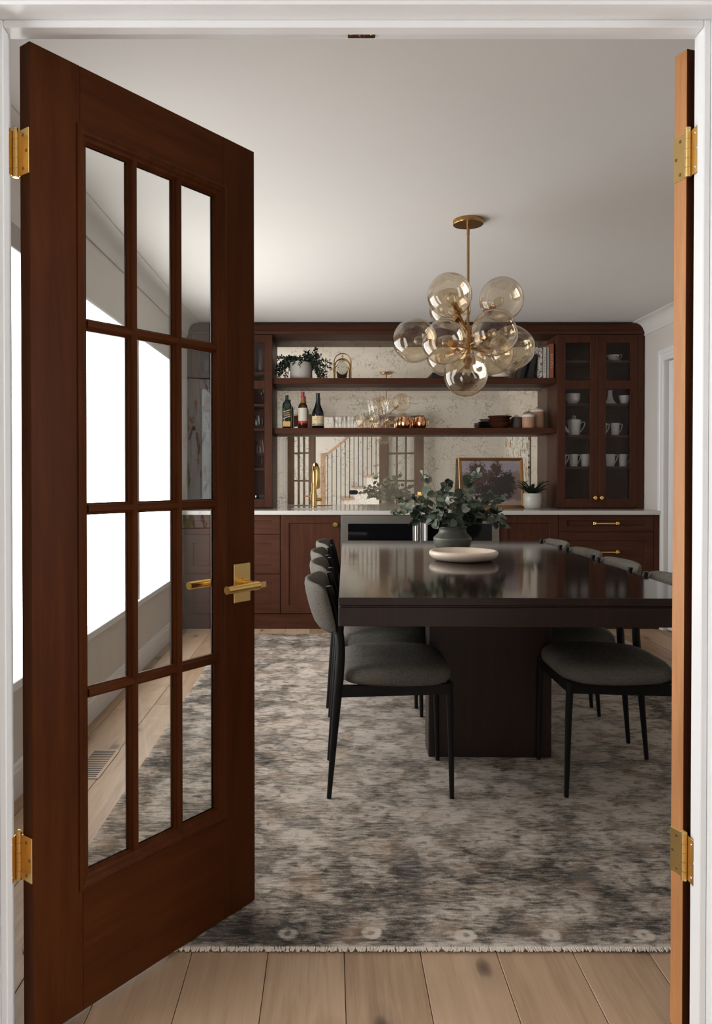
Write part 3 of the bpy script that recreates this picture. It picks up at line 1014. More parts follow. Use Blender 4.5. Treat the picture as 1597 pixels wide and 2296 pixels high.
def carcass(bm, x0, x1, y0, y1, z0, z1, t=0.018):
    bx(bm, x0, x0 + t, y0, y1, z0, z1)
    bx(bm, x1 - t, x1, y0, y1, z0, z1)
    bx(bm, x0 + t, x1 - t, y0, y1, z0, z0 + t)
    bx(bm, x0 + t, x1 - t, y0, y1, z1 - t, z1)
    bx(bm, x0 + t, x1 - t, y1 - 0.008, y1, z0 + t, z1 - t)
    return bm

UZ0, UZ1 = 0.913, 2.305
def upper(label, x0, x1, doors, fill, shelves):
    root = thing('display_cabinet', label, 'cabinet', ((x0 + x1) / 2, 6.3, CT), group='glass-front display cabinets', world=True)
    obj('carcass', carcass(bm_(), x0, x1, UF + 0.022, YM, UZ0 - 0.006, UZ1), 'cabinet_wood', root)
    if fill:
        obj('filler', box(fill[0], fill[1], UF, UF + 0.024, UZ0 - 0.006, UZ1, 0.001), 'cabinet_wood', root)
    mid_x = (doors[0][0] + doors[0][1]) / 2
    for z_ in shelves:
        obj('shelf', box(x0 + 0.02, x1 - 0.02, UF + 0.035, YM - 0.01, z_ - 0.019, z_, 0.001), 'cabinet_wood_x', root)
    for i, (a, b_) in enumerate(doors):
        a, b_ = a + 0.0015, b_ - 0.0015
        st = 0.062
        z0, z1 = UZ0 + 0.002, UZ1 - 0.004
        pz = [(0.984, 1.868), (1.936, 2.238)]
        bm = bm_()
        bx(bm, a, a + st, UF, UF + 0.021, z0, z1, 0.0012)
        bx(bm, b_ - st, b_, UF, UF + 0.021, z0, z1, 0.0012)
        for zz0, zz1 in ((z0, pz[0][0]), (pz[0][1], pz[1][0]), (pz[1][1], z1)):
            bx(bm, a + st, b_ - st, UF, UF + 0.021, zz0, zz1, 0.0012)
        d = obj('door', bm, 'cabinet_wood', root)
        for zz0, zz1 in pz:
            obj('pane', box(a + st - 0.004, b_ - st + 0.004, UF + 0.010, UF + 0.013, zz0 - 0.004, zz1 + 0.004), 'cabinet_glass', d)
        kx = b_ - 0.024 if i == 0 else a + 0.024
        knob('knob', d, kx, 0.994, UF)
    return root
up_l = upper('glass-front display cabinet left of the shelves holding stemware', -1.148, U0, [(-1.115, -0.790), (-0.790, U0)], (-1.148, -1.116), [2.008, 1.750, 1.552, 1.232])
up_r = upper('glass-front display cabinet right of the shelves holding white crockery', U1, CXR, [(U1, 2.149), (2.149, 2.470)], (2.471, CXR), [2.100, 1.755, 1.500, 1.247])

# soffit over the bay and crown with rounded top
sf = thing('cabinet_crown', 'dark wood crown with rounded top edge along the built-in cabinets', 'moulding', (0.7, 6.3, 2.305), world=True)
obj('soffit', box(U0, U1, UF + 0.012, YM, UZ1 - 0.001, UZ1 + 0.02), 'cabinet_wood_x', sf)
lv = [(-0.012, UZ1), (-0.014, UZ1 + 0.003), (-0.014, UZ1 + 0.026), (-0.006, UZ1 + 0.030)]
for k in range(8):
    a = k / 7 * PI / 2
    lv.append((0.062 * (1 - math.cos(a)) - 0.004, UZ1 + 0.034 + (ZC - UZ1 - 0.035) * math.sin(a)))
loops = [[(CXL - 0.001 + max(0, i_), YM, z_), (CXL - 0.001 + max(0, i_), UF + i_, z_), (CXR - i_, UF + i_, z_), (CXR - i_, YM, z_)] for i_, z_ in lv]
obj('crown_profile', ringloft(bm_(), loops, True, True), 'cabinet_wood_x', sf, 35)

# antique mirror
mi = obj('mirror_panel', box(U0, U1, YM, YB, CT, UZ1 + 0.02), 'antique_mirror')
tag(mi, 'antiqued mirror backsplash with smoky veining behind the open shelves', 'mirror')
# shelves
for nm_, z0, z1, lb in (('upper', 1.9125, 1.959, 'upper dark wood floating shelf with planter, clock and books'), ('lower', 1.512, 1.5575, 'lower dark wood floating shelf with bottles, glasses and bowls')):
    s_ = obj('floating_shelf', box(U0 + 0.001, U1 - 0.001, 6.197, YM, z0, z1, 0.002), 'cabinet_wood_x')
    tag(s_, lb, 'shelf', 'floating shelves')
S1, S2 = 1.959, 1.5575

# base units
def base_root(name, label, cat, x0, x1, group=None):
    r = thing(name, label, cat, ((x0 + x1) / 2, 6.1, 0), group=group, world=True)
    return r
ZB, ZT = 0.116, 0.872
def drawers(label, x0, x1, zs, handles, end=None):
    r = base_root('drawer_cabinet', label, 'cabinet', x0, x1, 'base drawer cabinets')
    obj('body', box(x0, x1, BF + 0.022, YM, ZB, ZT), 'cabinet_wood', r)
    for i in range(len(zs) - 1):
        z1, z0 = zs[i] - 0.002, zs[i + 1] + 0.002
        d = obj('drawer', shaker(bm_(), x0 + 0.002, x1 - 0.002, z0, z1, BF, rl=0.043 if i == 0 else 0.062), 'cabinet_wood_x', r)
        barpull(d, (x0 + x1) / 2, (z0 + z1) / 2, BF)
    if end:
        obj('end_panel', box(end[0], end[1], BF - 0.002, YM, 0.0, ZT, 0.001), 'cabinet_wood', r)
    return r
drawers('base cabinet with three drawers by the window wall', -1.113, -0.383, (0.874, 0.724, 0.420, ZB), True, (-1.148, -1.114))
drawers('base cabinet with three drawers and bar pulls at the right wall', 1.742, 2.470, (0.874, 0.742, 0.436, ZB), True, (2.471, CXR))
def basedoor(label, x0, x1, knobx):
    r = base_root('base_cabinet', label, 'cabinet', x0, x1, 'single-door base cabinets')
    bm = bm_()
    obj('body', carcass(bm, x0, x1, BF + 0.022, YM, ZB, 0.70), 'cabinet_wood', r)
    d = obj('door', shaker(bm_(), x0 + 0.002, x1 - 0.002, ZB + 0.002, ZT, BF), 'cabinet_wood', r)
    knob('knob', d, knobx, 0.797, BF, 0.0185)
basedoor('shaker base cabinet under the sink with one round knob', -0.382, 0.075, 0.037)
basedoor('shaker base cabinet between the beverage fridge and the drawers', 1.290, 1.741, 1.324)
pl = obj('plinth', box(-1.113, 2.470, BF + 0.004, BF + 0.03, 0.0, ZB - 0.003, 0.002), 'cabinet_wood_x')
tag(pl, 'dark wood plinth along the foot of the base cabinets', 'plinth')
def fridge(label, x0, x1, hx):
    r = base_root('beverage_fridge', label, 'fridge', x0, x1, 'beverage fridges')
    obj('body', box(x0 + 0.004, x1 - 0.004, BF + 0.03, YM - 0.02, ZB, ZT - 0.005), 'black_metal', r)
    bm = bm_()
    z0, z1 = ZB + 0.004, ZT - 0.002
    gx0, gx1, gz0, gz1 = x0 + 0.056, x1 - 0.056, 0.20, 0.806
    yf = BF - 0.012
    def lp(a, b_, c_, d_, y):
        return [(a, y, c_), (b_, y, c_), (b_, y, d_), (a, y, d_)]
    ringloft(bm, [lp(x0, x1, z0, z1, BF + 0.03), lp(x0, x1, z0, z1, yf + 0.002), lp(x0 + 0.002, x1 - 0.002, z0 + 0.002, z1 - 0.002, yf), lp(gx0, gx1, gz0, gz1, yf), lp(gx0, gx1, gz0, gz1, yf + 0.006)], True, False)
    d = obj('door', bm, 'stainless', r)
    obj('pane', box(gx0 - 0.002, gx1 + 0.002, yf + 0.004, yf + 0.012, gz0 - 0.002, gz1 + 0.002), 'black_glass', d)
    bm = bm_()
    tube(bm, [(hx, yf - 0.040, 0.22), (hx, yf - 0.040, 0.808)], 0.012, 16)
    for z_ in (0.26, 0.76):
        tube(bm, [(hx, yf + 0.001, z_), (hx, yf - 0.040, z_)], 0.007, 10)
    obj('handle', bm, 'chrome', d, 40)
    return r
fridge('stainless beverage fridge with black glass beside the sink cabinet', 0.078, 0.682, 0.650)
fridge('stainless beverage fridge with black glass behind the eucalyptus', 0.686, 1.288, 0.722)

# countertop with sink cut-out
SX0, SX1, SY0, SY1 = -0.325, 0.015, 5.985, 6.285
bm = bm_()
ct0, ct1 = ZT + 0.002, CT
CY0 = 5.828
def lp4(a, b_, c_, d_, z_):
    return [(a, c_, z_), (b_, c_, z_), (b_, d_, z_), (a, d_, z_)]
o_b = lp4(CXL + 0.001, CXR + 0.005, CY0, YM, ct0)
ringloft(bm, [lp4(SX0, SX1, SY0, SY1, ct0), lp4(CXL + 0.001, CXR + 0.005, CY0, YM, ct0), lp4(CXL + 0.001, CXR + 0.005, CY0, YM, ct1 - 0.002),
              lp4(CXL + 0.003, CXR + 0.003, CY0 + 0.002, YM, ct1), lp4(SX0, SX1, SY0, SY1, ct1), lp4(SX0, SX1, SY0, SY1, ct0)])
ctop = obj('countertop', bm, 'stone')
tag(ctop, 'pale polished stone countertop on the base cabinets', 'countertop')
bm = bm_()
ringloft(bm, [lp4(SX0 - 0.012, SX1 + 0.012, SY0 - 0.012, SY1 + 0.012, ct0 - 0.001), lp4(SX0 - 0.012, SX1 + 0.012, SY0 - 0.012, SY1 + 0.012, ct0 - 0.003),
              lp4(SX0 - 0.004, SX1 + 0.004, SY0 - 0.004, SY1 + 0.004, ct0 - 0.004), lp4(SX0, SX1, SY0, SY1, ct0 - 0.15), lp4(SX0 + 0.01, SX1 - 0.01, SY0 + 0.01, SY1 - 0.01, ct0 - 0.158)], False, True)
ringloft(bm, [lp4(SX0 - 0.012, SX1 + 0.012, SY0 - 0.012, SY1 + 0.012, ct0 - 0.001), lp4(SX0 + 0.002, SX1 - 0.002, SY0 + 0.002, SY1 - 0.002, ct0 - 0.001), lp4(SX0 + 0.004, SX1 - 0.004, SY0 + 0.004, SY1 - 0.004, ct0 - 0.148)], False, True)
sk = thing('bar_sink', 'stainless undermount bar sink below the brass faucet', 'sink', ((SX0 + SX1) / 2, 6.13, ct0 - 0.158), world=True)
obj('basin', bm, 'stainless', sk)
b = bm_()
lathe(b, [(0, 0), (0.03, 0), (0.036, 0.002), (0.036, 0.003), (0, 0.001)], ((SX0 + SX1) / 2, 6.13, ct0 - 0.148), 20)
obj('drain', b, 'chrome', sk, 40)
# faucet
fx, fy = -0.137, 6.365
fc = thing('faucet', 'tall polished brass gooseneck faucet in front of the mirror', 'faucet', (fx, fy, CT), R(12))
b = bm_()
lathe(b, [(0, 0), (0.027, 0), (0.027, 0.006), (0.0235, 0.010), (0.0235, 0.115), (0.0215, 0.120), (0.0215, 0.128), (0.0195, 0.132), (0.0195, 0.20), (0.016, 0.206), (0, 0.206)], n=22)
obj('body', b, 'brass', fc, 35)
pts = [(0, 0, 0.20), (0, 0, 0.275)]
for k in range(0, 11):
    a = PI * k / 10
    pts.append((0, -0.075 + 0.075 * math.cos(a), 0.285 + 0.075 * math.sin(a)))
pts += [(0, -0.15, 0.27), (0, -0.15, 0.245)]
b = tube(bm_(), pts, 0.0145, 14)
obj('spout', b, 'brass', fc, 40)
b = tube(bm_(), [(0, -0.15, 0.25), (0, -0.15, 0.165), (0, -0.15, 0.16)], [0.0165, 0.0165, 0.013], 16)
obj('spray_head', b, 'brass', fc, 40)
b = bm_()
tube(b, [(0.02, 0, 0.066), (0.055, 0, 0.066)], 0.013, 14)
tube(b, [(0.055, 0, 0.066), (0.062, 0, 0.066)], 0.017, 14)
tube(b, [(0.058, 0, 0.066), (0.058, -0.045, 0.082)], 0.0045, 10)
obj('handle', b, 'brass', fc, 40)
# black pill-shaped outlet on the mirror
ol = thing('outlet', 'small black pill-shaped outlet cover on the mirror', 'outlet', (0.195, YM, 1.031))
b = bm_()
poly = []
for k in range(24):
    a = 2 * PI * k / 24
    poly.append((math.cos(a) * 0.0185 + (0.019 if math.cos(a) > 0 else -0.019), math.sin(a) * 0.0185))
prism(b, poly, 'y', -0.010, 0.0)
obj('cover', b, 'black_metal', ol)
b = bm_()
for s_ in (-0.018, 0.018):
    tube(b, [(s_, -0.0105, 0), (s_, -0.0095, 0)], 0.008, 14)
obj('socket', b, 'label_black', ol)

# ------------------------------------------------------------------ table
TBX, TBY, TROT = 0.668, 3.690, R(-1.15)
tb = thing('dining_table', 'long dark stained dining table with a glossy top on slab pedestals', 'table', (TBX, TBY, 0), TROT)
TL, TWD, TZ = 1.135, 0.618, 0.762
for ya, yb in ((-TL, -0.1604), (-0.1596, TL)):
    o = obj('table_top', box(-TWD, TWD, ya, yb, TZ - 0.026, TZ, 0.0012), 'table_wood', tb)
    o.data.materials.append(MATS['table_wood_z'])
    for p_ in o.data.polygons:
        if abs(p_.normal.z) < 0.5:
            p_.material_index = 1
obj('bead', box(-TWD + 0.004, TWD - 0.004, -TL + 0.004, TL - 0.004, TZ - 0.033, TZ - 0.026, 0.002), 'table_wood_z', tb)
bm = bm_()
t_ = 0.022
bx(bm, -TWD, TWD, -TL, -TL + t_, TZ - 0.097, TZ - 0.033, 0.002)
bx(bm, -TWD, TWD, TL - t_, TL, TZ - 0.097, TZ - 0.033, 0.002)
bx(bm, -TWD, -TWD + t_, -TL + t_, TL - t_, TZ - 0.097, TZ - 0.033, 0.002)
bx(bm, TWD - t_, TWD, -TL + t_, TL - t_, TZ - 0.097, TZ - 0.033, 0.002)
obj('apron', bm, 'table_wood_z', tb)
for yy in (-0.545, 0.41):
    obj('pedestal', box(-0.252, 0.252, yy, yy + 0.135, 0.011, TZ - 0.033, 0.003), 'table_wood_z', tb)

# ------------------------------------------------------------------ chairs
def make_chair(label, group):
    t = thing('dining_chair', label, 'chair', (0, 0, 0), 0, group)
    for s_ in (-1, 1):
        pts = smoothpath([(-0.222, s_ * 0.185, 0), (-0.197, s_ * 0.19, 0.30), (-0.184, s_ * 0.193, 0.45), (-0.180, s_ * 0.195, 0.56), (-0.196, s_ * 0.198, 0.67), (-0.222, s_ * 0.200, 0.765)], 5)
        rs = []
        for p_ in pts:
            q = p_.z
            rs.append(0.0085 + 0.0075 * min(1, q / 0.42) - (0.005 * max(0, (q - 0.5) / 0.27)))
        o = obj('leg', tube(bm_(), pts, rs, 12), 'black_metal', t, 50)
        b_ = bm_()
        lathe(b_, [(0.0102, 0.0), (0.0102, 0.002), (0.006, 0.004), (0, 0.0045)], (-0.223, s_ * 0.2, 0.763), 12)
        obj('cap', b_, 'screw_dark', o, 40)
        o = obj('leg', tube(bm_(), [(0.220, s_ * 0.185, 0), (0.214, s_ * 0.188, 0.30), (0.210, s_ * 0.19, 0.418)], [0.0085, 0.0125, 0.0135], 12), 'black_metal', t, 50)
        obj('side_rail', prism(bm_(), [(-0.19, 0.366), (0.21, 0.378), (0.21, 0.416), (-0.19, 0.408)], 'y', s_ * 0.19 - 0.008, s_ * 0.19 + 0.008), 'black_metal', t)
    obj('front_rail', box(0.202, 0.218, -0.19, 0.19, 0.378, 0.416), 'black_metal', t)
    obj('rear_rail', box(-0.196, -0.180, -0.19, 0.19, 0.366, 0.408), 'black_metal', t)
    # seat cushion: rounded trapezoid, domed
    def outline(k, grow):
        pts_ = []
        n = 48
        for i in range(n):
            a = 2 * PI * i / n
            ca, sa = math.cos(a), math.sin(a)
            p_ = 4.6
            kk = 1.0 / ((abs(ca) ** p_ + abs(sa) ** p_) ** (1 / p_))
            x = ca * kk
            y = sa * kk
            wy = 0.238 - 0.022 * max(0, -x) - 0.018 * max(0, x) ** 2
            pts_.append((0.022 + x * (0.205 + grow), y * (wy + grow)))
        return pts_
    levels = [(-0.035, 0.413), (-0.012, 0.414), (0.0, 0.424), (0.002, 0.442), (-0.004, 0.460), (-0.016, 0.472), (-0.045, 0.480), (-0.09, 0.485), (-0.15, 0.487)]
    loops = [[(x, y, z) for x, y in outline(0, g)] for g, z in levels]
    obj('seat', ringloft(bm_(), loops, True, True), 'fabric_grey', t, 60)
    # curved upholstered back
    bm = bm_()
    ny, npf = 22, 16
    rings = []
    for i in range(ny + 1):
        u = -1 + 2 * i / ny
        y = u * 0.232
        xc = -0.292 + 0.062 * u * u
        endk = max(0.0, 1 - max(0, abs(u) - 0.86) / 0.14 * 0.55) if abs(u) > 0.86 else 1.0
        ring = []
        for k in range(npf):
            a = 2 * PI * k / npf
            ca, sa = math.cos(a), math.sin(a)
            p_ = 2.6
            kk = 1.0 / ((abs(ca) ** p_ + abs(sa) ** p_) ** (1 / p_))
            zz = sa * kk
            hz = 0.088 * (0.72 + 0.28 * endk)
            z = 0.684 + zz * hz
            lean = -0.27 * (z - 0.72)
            ring.append(bm.verts.new((xc + ca * kk * 0.020 * endk + lean - 0.0 * u, y, z)))
        rings.append(ring)
    for a_, b_ in zip(rings[:-1], rings[1:]):
        for k in range(npf):
            l_ = (k + 1) % npf
            bm.faces.new((a_[k], a_[l_], b_[l_], b_[k]))
    bm.faces.new(rings[0])
    bm.faces.new(rings[-1][::-1])
    obj('backrest', bm, 'fabric_grey', t, 70)
    return t
GZ = 0.0115
gl_ = 'dining chairs tucked along the table'
CY = [2.93, 3.49, 4.00, 4.56]
lab_l = ['grey upholstered chair with black legs, nearest on the window side of the table', 'grey upholstered chair, second from the doorway on the window side',
         'grey upholstered chair, third from the doorway on the window side', 'grey upholstered chair farthest along the window side of the table']
lab_r = ['grey upholstered chair with black legs nearest the folded right door', 'grey upholstered chair, second from the doorway on the right side of the table',
         'grey upholstered chair, third from the doorway on the right side of the table', 'grey upholstered chair on the right side nearest the cabinets']
ch0 = make_chair(lab_l[0], gl_)
ch0.location = (0.217, CY[0], GZ)
jx = [0, 0.004, -0.006, 0.012]
for i in range(1, 4):
    dup(ch0, (0.217 + jx[i], CY[i], GZ), R((0, 0.6, -0.8, 0.5)[i]), lab_l[i], gl_)
for i in range(4):
    dup(ch0, (1.072 + (0, 0.0, 0.012, 0.02)[i], CY[i] + 0.01, GZ), PI + R((0, -0.5, 0.6, -0.4)[i]), lab_r[i], gl_)

# ------------------------------------------------------------------ rug
rg = thing('area_rug', 'distressed grey and beige traditional rug under the dining table', 'rug', ((RX0 + RX1) / 2, (RY0 + RY1) / 2, 0), world=True)
obj('pile', box(RX0, RX1, RY0, RY1, 0.0005, 0.011, 0.004, 2), 'rug_pile', rg)
bm = bm_()
rr = random.Random(5)
for yy, sg in ((RY0, -1), (RY1, 1)):
    x = RX0 + 0.004
    while x < RX1 - 0.004:
        L = rr.uniform(0.004, 0.009)
        dx = rr.uniform(-0.009, 0.009)
        tube(bm, [(x, yy - sg * 0.006, 0.0085), (x + dx * 0.4, yy + sg * L * 0.5, 0.0075), (x + dx, yy + sg * L, 0.0035)], [0.0026, 0.0028, 0.0016], 5)
        x += rr.uniform(0.0024, 0.0040)
obj('fringe', bm, 'fringe', rg, kind='stuff')

# floor register
vt = thing('floor_register', 'flush wooden floor vent near the window wall', 'vent', (-0.955, 3.10, 0.0003))
obj('vent_frame', box(-0.060, 0.060, -0.155, 0.155, 0.0, 0.0035, 0.001), 'oak_floor', vt)
for k in range(15):
    y = -0.135 + k * 0.0193
    obj('slot', box(-0.046, 0.046, y - 0.0045, y + 0.0045, 0.0030, 0.0040), 'black_metal', vt)

# ------------------------------------------------------------------ chandelier
CHX, CHY = 0.669, 3.735
chn = thing('chandelier', 'brass chandelier with a cluster of smoked amber glass globes above the table', 'chandelier', (CHX, CHY, 1.80), world=True)
b = bm_()
lathe(b, [(0, 0), (0.072, 0), (0.074, 0.003), (0.074, 0.020), (0.0, 0.022)], (CHX, CHY, ZC - 0.022), 40)
obj('canopy', b, 'brass_dark', chn, 40)
b = bm_()
tube(b, [(CHX, CHY, ZC - 0.02), (CHX, CHY, ZC - 0.075)], 0.0075, 14)
tube(b, [(CHX, CHY, ZC - 0.073), (CHX, CHY, ZC - 0.083)], 0.005, 12)
tube(b, [(CHX, CHY, ZC - 0.081), (CHX, CHY, 1.70)], 0.0066, 14)
tube(b, [(CHX, CHY, 1.90), (CHX, CHY, 1.70)], 0.0125, 16)
lathe(b, [(0, -0.02), (0.018, -0.018), (0.022, 0), (0.018, 0.018), (0, 0.02)], (CHX, CHY, 1.80), 18)
obj('stem', b, 'brass_dark', chn, 40)
globes = [(0.559, 3.60, 2.016, .1035), (0.602, 3.87, 2.010, .102), (0.846, 3.80, 2.043, .108), (0.412, 3.75, 1.831, .108), (0.525, 3.53, 1.784, .1035),
          (0.753, 3.52, 1.827, .107), (0.893, 3.78, 1.796, .111), (0.647, 3.665, 1.652, .104), (0.597, 3.93, 1.782, .104), (0.842, 3.985, 1.800, .105)]
rg_ = random.Random(11)
def dimple_dirs():
    ds = []
    for _ in range(3):
        ds.append(Vector((rg_.gauss(0, 1), rg_.gauss(0, 1), rg_.gauss(0, 1))).normalized())
    return ds
for i, (x, y, z, r_) in enumerate(globes):
    c_ = Vector((x, y, z))
    zh = min(1.88, max(1.72, 1.80 + (z - 1.82) * 0.35))
    hub = Vector((CHX, CHY, zh))
    d = (c_ - hub)
    dist = d.length
    d.normalize()
    # arm ends inside the globe neck
    bm = tube(bm_(), [hub, hub + d * max(0.02, dist - r_ * 0.98)], 0.0055, 10)
    arm = obj('arm', bm, 'brass_dark', chn, 40)
    e0 = hub + d * (dist - r_ * 1.03)
    bm = tube(bm_(), [e0, e0 + d * 0.012, e0 + d * 0.0125, e0 + d * 0.055], [0.022, 0.022, 0.0145, 0.0145], 16)
    obj('socket', bm, 'brass_dark', arm, 40)
    e1 = e0 + d * 0.05
    bm = tube(bm_(), [e1, e1 + d * 0.012, e1 + d * 0.03, e1 + d * 0.05, e1 + d * 0.062, e1 + d * 0.066], [0.011, 0.013, 0.021, 0.0215, 0.013, 0.003], 14)
    obj('bulb', bm, 'bulb_glass', arm, 60)
    bm = bm_()
    bmesh.ops.create_uvsphere(bm, u_segments=48, v_segments=32, radius=r_)
    dirs = dimple_dirs()
    for q in bm.verts:
        n_ = q.co.normalized()
        k = 1.0
        for dd in dirs:
            an = n_.angle(dd)
            k -= 0.10 * math.exp(-(an / 0.30) ** 2)
            k += 0.015 * math.exp(-((an - 0.62) / 0.22) ** 2)
        q.co = n_ * r_ * k + c_
    obj('globe', bm, 'globe_glass', chn, 180)

# ------------------------------------------------------------------ table objects
tr = thing('serving_tray', 'round cream ceramic dish with a rolled rim on the table', 'tray', (0.645, 3.71, TZ))
b = bm_()
lathe(b, [(0, 0.0), (0.110, 0.0), (0.135, 0.004), (0.156, 0.016), (0.166, 0.030), (0.165, 0.041), (0.158, 0.048), (0.150, 0.047), (0.143, 0.040), (0.128, 0.026), (0.095, 0.017), (0, 0.015)], n=64)
obj('dish', b, 'ceramic_tray', tr, 60)
VX, VY = 0.660, 4.14
vz = thing('vase', 'squat grey-green ceramic vase holding eucalyptus on the table', 'vase', (VX, VY, TZ))
b = bm_()
lathe(b, [(0, 0), (0.070, 0), (0.082, 0.008), (0.096, 0.035), (0.103, 0.066), (0.103, 0.074), (0.101, 0.077), (0.098, 0.080), (0.078, 0.098), (0.072, 0.112), (0.073, 0.124), (0.079, 0.131), (0.079, 0.135), (0.074, 0.136),
          (0.067, 0.126), (0.066, 0.112), (0.072, 0.098), (0.090, 0.07), (0.085, 0.03), (0.06, 0.012), (0, 0.010)], n=48)
obj('vessel', b, 'ceramic_green', vz, 50)

# eucalyptus: stems with silver-dollar leaves
eu = thing('eucalyptus_bunch', 'loose bunch of round-leaved eucalyptus in the green vase', 'plant', (VX, VY, TZ + 0.03))
def leaf_mesh(name, w_, l_, cup, mats_):
    bm = bm_()
    cols = 5
    rows = 7
    grid = []
    for i in range(rows + 1):
        t = i / rows
        hw = w_ * 0.5 * (math.sin(PI * min(1, max(0.0, t)) ** 0.85) ** 0.62 if 0 < t < 1 else 0.0)
        row = []
        if hw == 0:
            row = [bm.verts.new((0, t * l_, -cup * (t - 0.5) ** 2))]
        else:
            for j in range(cols):
                u = -1 + 2 * j / (cols - 1)
                row.append(bm.verts.new((u * hw, t * l_, cup * 0.5 * u * u - cup * (t - 0.5) ** 2)))
        grid.append(row)
    for a_, b_ in zip(grid[:-1], grid[1:]):
        if len(a_) == 1:
            for j in range(cols - 1):
                bm.faces.new((a_[0], b_[j + 1], b_[j]))
        elif len(b_) == 1:
            for j in range(cols - 1):
                bm.faces.new((a_[j], a_[j + 1], b_[0]))
        else:
            for j in range(cols - 1):
                bm.faces.new((a_[j], a_[j + 1], b_[j + 1], b_[j]))
    me = bpy.data.meshes.new(name)
    bm.to_mesh(me)
    bm.free()
    for p_ in me.polygons:
        p_.use_smooth = True
    me.materials.append(MATS[mats_])
    return me
LM = [leaf_mesh('leaf_round_a', 0.056, 0.060, 0.010, 'eucalyptus'), leaf_mesh('leaf_round_b', 0.050, 0.056, 0.014, 'eucalyptus_pale'),
      leaf_mesh('leaf_round_c', 0.052, 0.055, 0.008, 'eucalyptus_dark'), leaf_mesh('leaf_round_d', 0.032, 0.054, 0.008, 'eucalyptus_pale'), leaf_mesh('leaf_narrow', 0.016, 0.058, 0.010, 'eucalyptus_dark')]
er = random.Random(21)
stems = [(-0.33, -0.03, 0.12), (-0.27, 0.06, 0.19), (-0.17, -0.02, 0.33), (-0.13, 0.05, 0.36), (-0.06, -0.04, 0.24), (-0.22, -0.09, 0.16), (0.04, -0.08, 0.22), (0.10, -0.02, 0.30),
         (0.14, 0.05, 0.34), (0.20, -0.04, 0.24), (0.27, 0.02, 0.21), (0.25, -0.06, 0.10), (0.17, -0.12, 0.09), (0.28, -0.03, 0.06), (-0.10, -0.13, 0.12), (0.03, -0.15, 0.14), (-0.02, 0.08, 0.28), (0.06, 0.13, 0.22), (-0.15, 0.12, 0.2), (0.2, 0.12, 0.18), (0.09, -0.13, 0.18), (-0.06, -0.11, 0.19), (-0.12, -0.11, 0.09), (0.13, -0.11, 0.11), (0.0, -0.14, 0.09), (-0.21, -0.05, 0.09), (0.23, -0.06, 0.15), (0.16, 0.0, 0.14), (-0.30, -0.05, 0.14)]
for i, (ex_, ey_, ez_) in enumerate(stems):
    a0 = er.uniform(0, 2 * PI)
    base = Vector((0.03 * math.cos(a0), 0.03 * math.sin(a0), 0.0))
    rim = Vector((ex_, ey_, 0)).normalized() * 0.05 + Vector((0, 0, 0.115))
    end = Vector((ex_, ey_, ez_ + 0.055))
    mid_ = rim * 0.45 + end * 0.55 + Vector((0, 0, 0.03 + 0.03 * er.random()))
    pts = smoothpath([base, rim, mid_, end], 6)
    obj('stem', tube(bm_(), pts, [0.0022 - 0.0012 * k / (len(pts) - 1) for k in range(len(pts))], 6), 'stem_brown', eu, 60)
    n = len(pts)
    step = 1 if i % 3 else 2
    for k in range(7, n, step):
        p_ = pts[k]
        tdir = (pts[min(k + 1, n - 1)] - pts[k - 1]).normalized()
        for s_ in (-1, 1):
            if er.random() < 0.30 and k < n - 1:
                continue
            side = tdir.cross(Vector((er.uniform(-.5, .5), er.uniform(-.5, .5), 1))).normalized() * s_
            ydir = (side * 1.0 + tdir * er.uniform(0.2, 0.9) + Vector((0, 0, er.uniform(-0.75, 0.15)))).normalized()
            nrm = Vector((er.uniform(-0.7, 0.7), -1.0 + er.uniform(-0.1, 0.9), er.uniform(-0.1, 0.9)))
            xdir = ydir.cross(nrm).normalized()
            zdir = xdir.cross(ydir).normalized()
            me = LM[er.choices((0, 1, 2, 3, 4), (4, 2.2, 2.6, 1.2, 0.7))[0]]
            if i in (0, 3) and er.random() < 0.6:
                me = LM[3]
            sc_ = er.uniform(0.70, 1.20) * (1.05 - 0.25 * (k / n))
            M_ = Matrix((xdir, ydir, zdir)).transposed().to_4x4()
            lo = bpy.data.objects.new('leaf', me)
            C.objects.link(lo)
            lo.parent = eu
            q_ = p_ + ydir * 0.004
            if q_.z + ydir.z * 0.06 < -0.015:
                q_.z = 0.055
            lo.matrix_basis = Matrix.Translation(q_) @ M_ @ Matrix.Scale(sc_, 4)

# ------------------------------------------------------------------ upper shelf objects
def leafcloud(bm, p, d, l_, w_):
    """one small folded leaf."""
    d = d.normalized()
    s = d.cross(Vector((rl.uniform(-1, 1), rl.uniform(-1, 1), rl.uniform(-1, 1)))).normalized()
    n_ = s.cross(d)
    v0 = bm.verts.new(p)
    v1 = bm.verts.new(p + d * l_ * 0.5 + s * w_ / 2 + n_ * w_ * 0.12)
    v2 = bm.verts.new(p + d * l_)
    v3 = bm.verts.new(p + d * l_ * 0.5 - s * w_ / 2 + n_ * w_ * 0.12)
    vm = bm.verts.new(p + d * l_ * 0.5)
    bm.faces.new((v0, v1, vm)); bm.faces.new((v1, v2, vm)); bm.faces.new((vm, v2, v3)); bm.faces.new((v0, vm, v3))
rl = random.Random(31)
pln = thing('planter', 'round matte grey planter on the upper shelf', 'planter', (-0.243, 6.315, S1))
b = bm_()
lathe(b, [(0, 0), (0.082, 0), (0.0875, 0.006), (0.0885, 0.132), (0.0865, 0.140), (0.080, 0.140), (0.078, 0.10), (0, 0.098)], n=48)
obj('pot', b, 'planter_grey', pln, 45)
b = bm_(); lathe(b, [(0.078, 0.104), (0.04, 0.108), (0, 0.110)], n=30)
obj('soil', b, 'soil', pln)
tp = thing('trailing_plant', 'dark leafy plant trailing over the grey planter', 'plant', (-0.243, 6.315, S1 + 0.11))
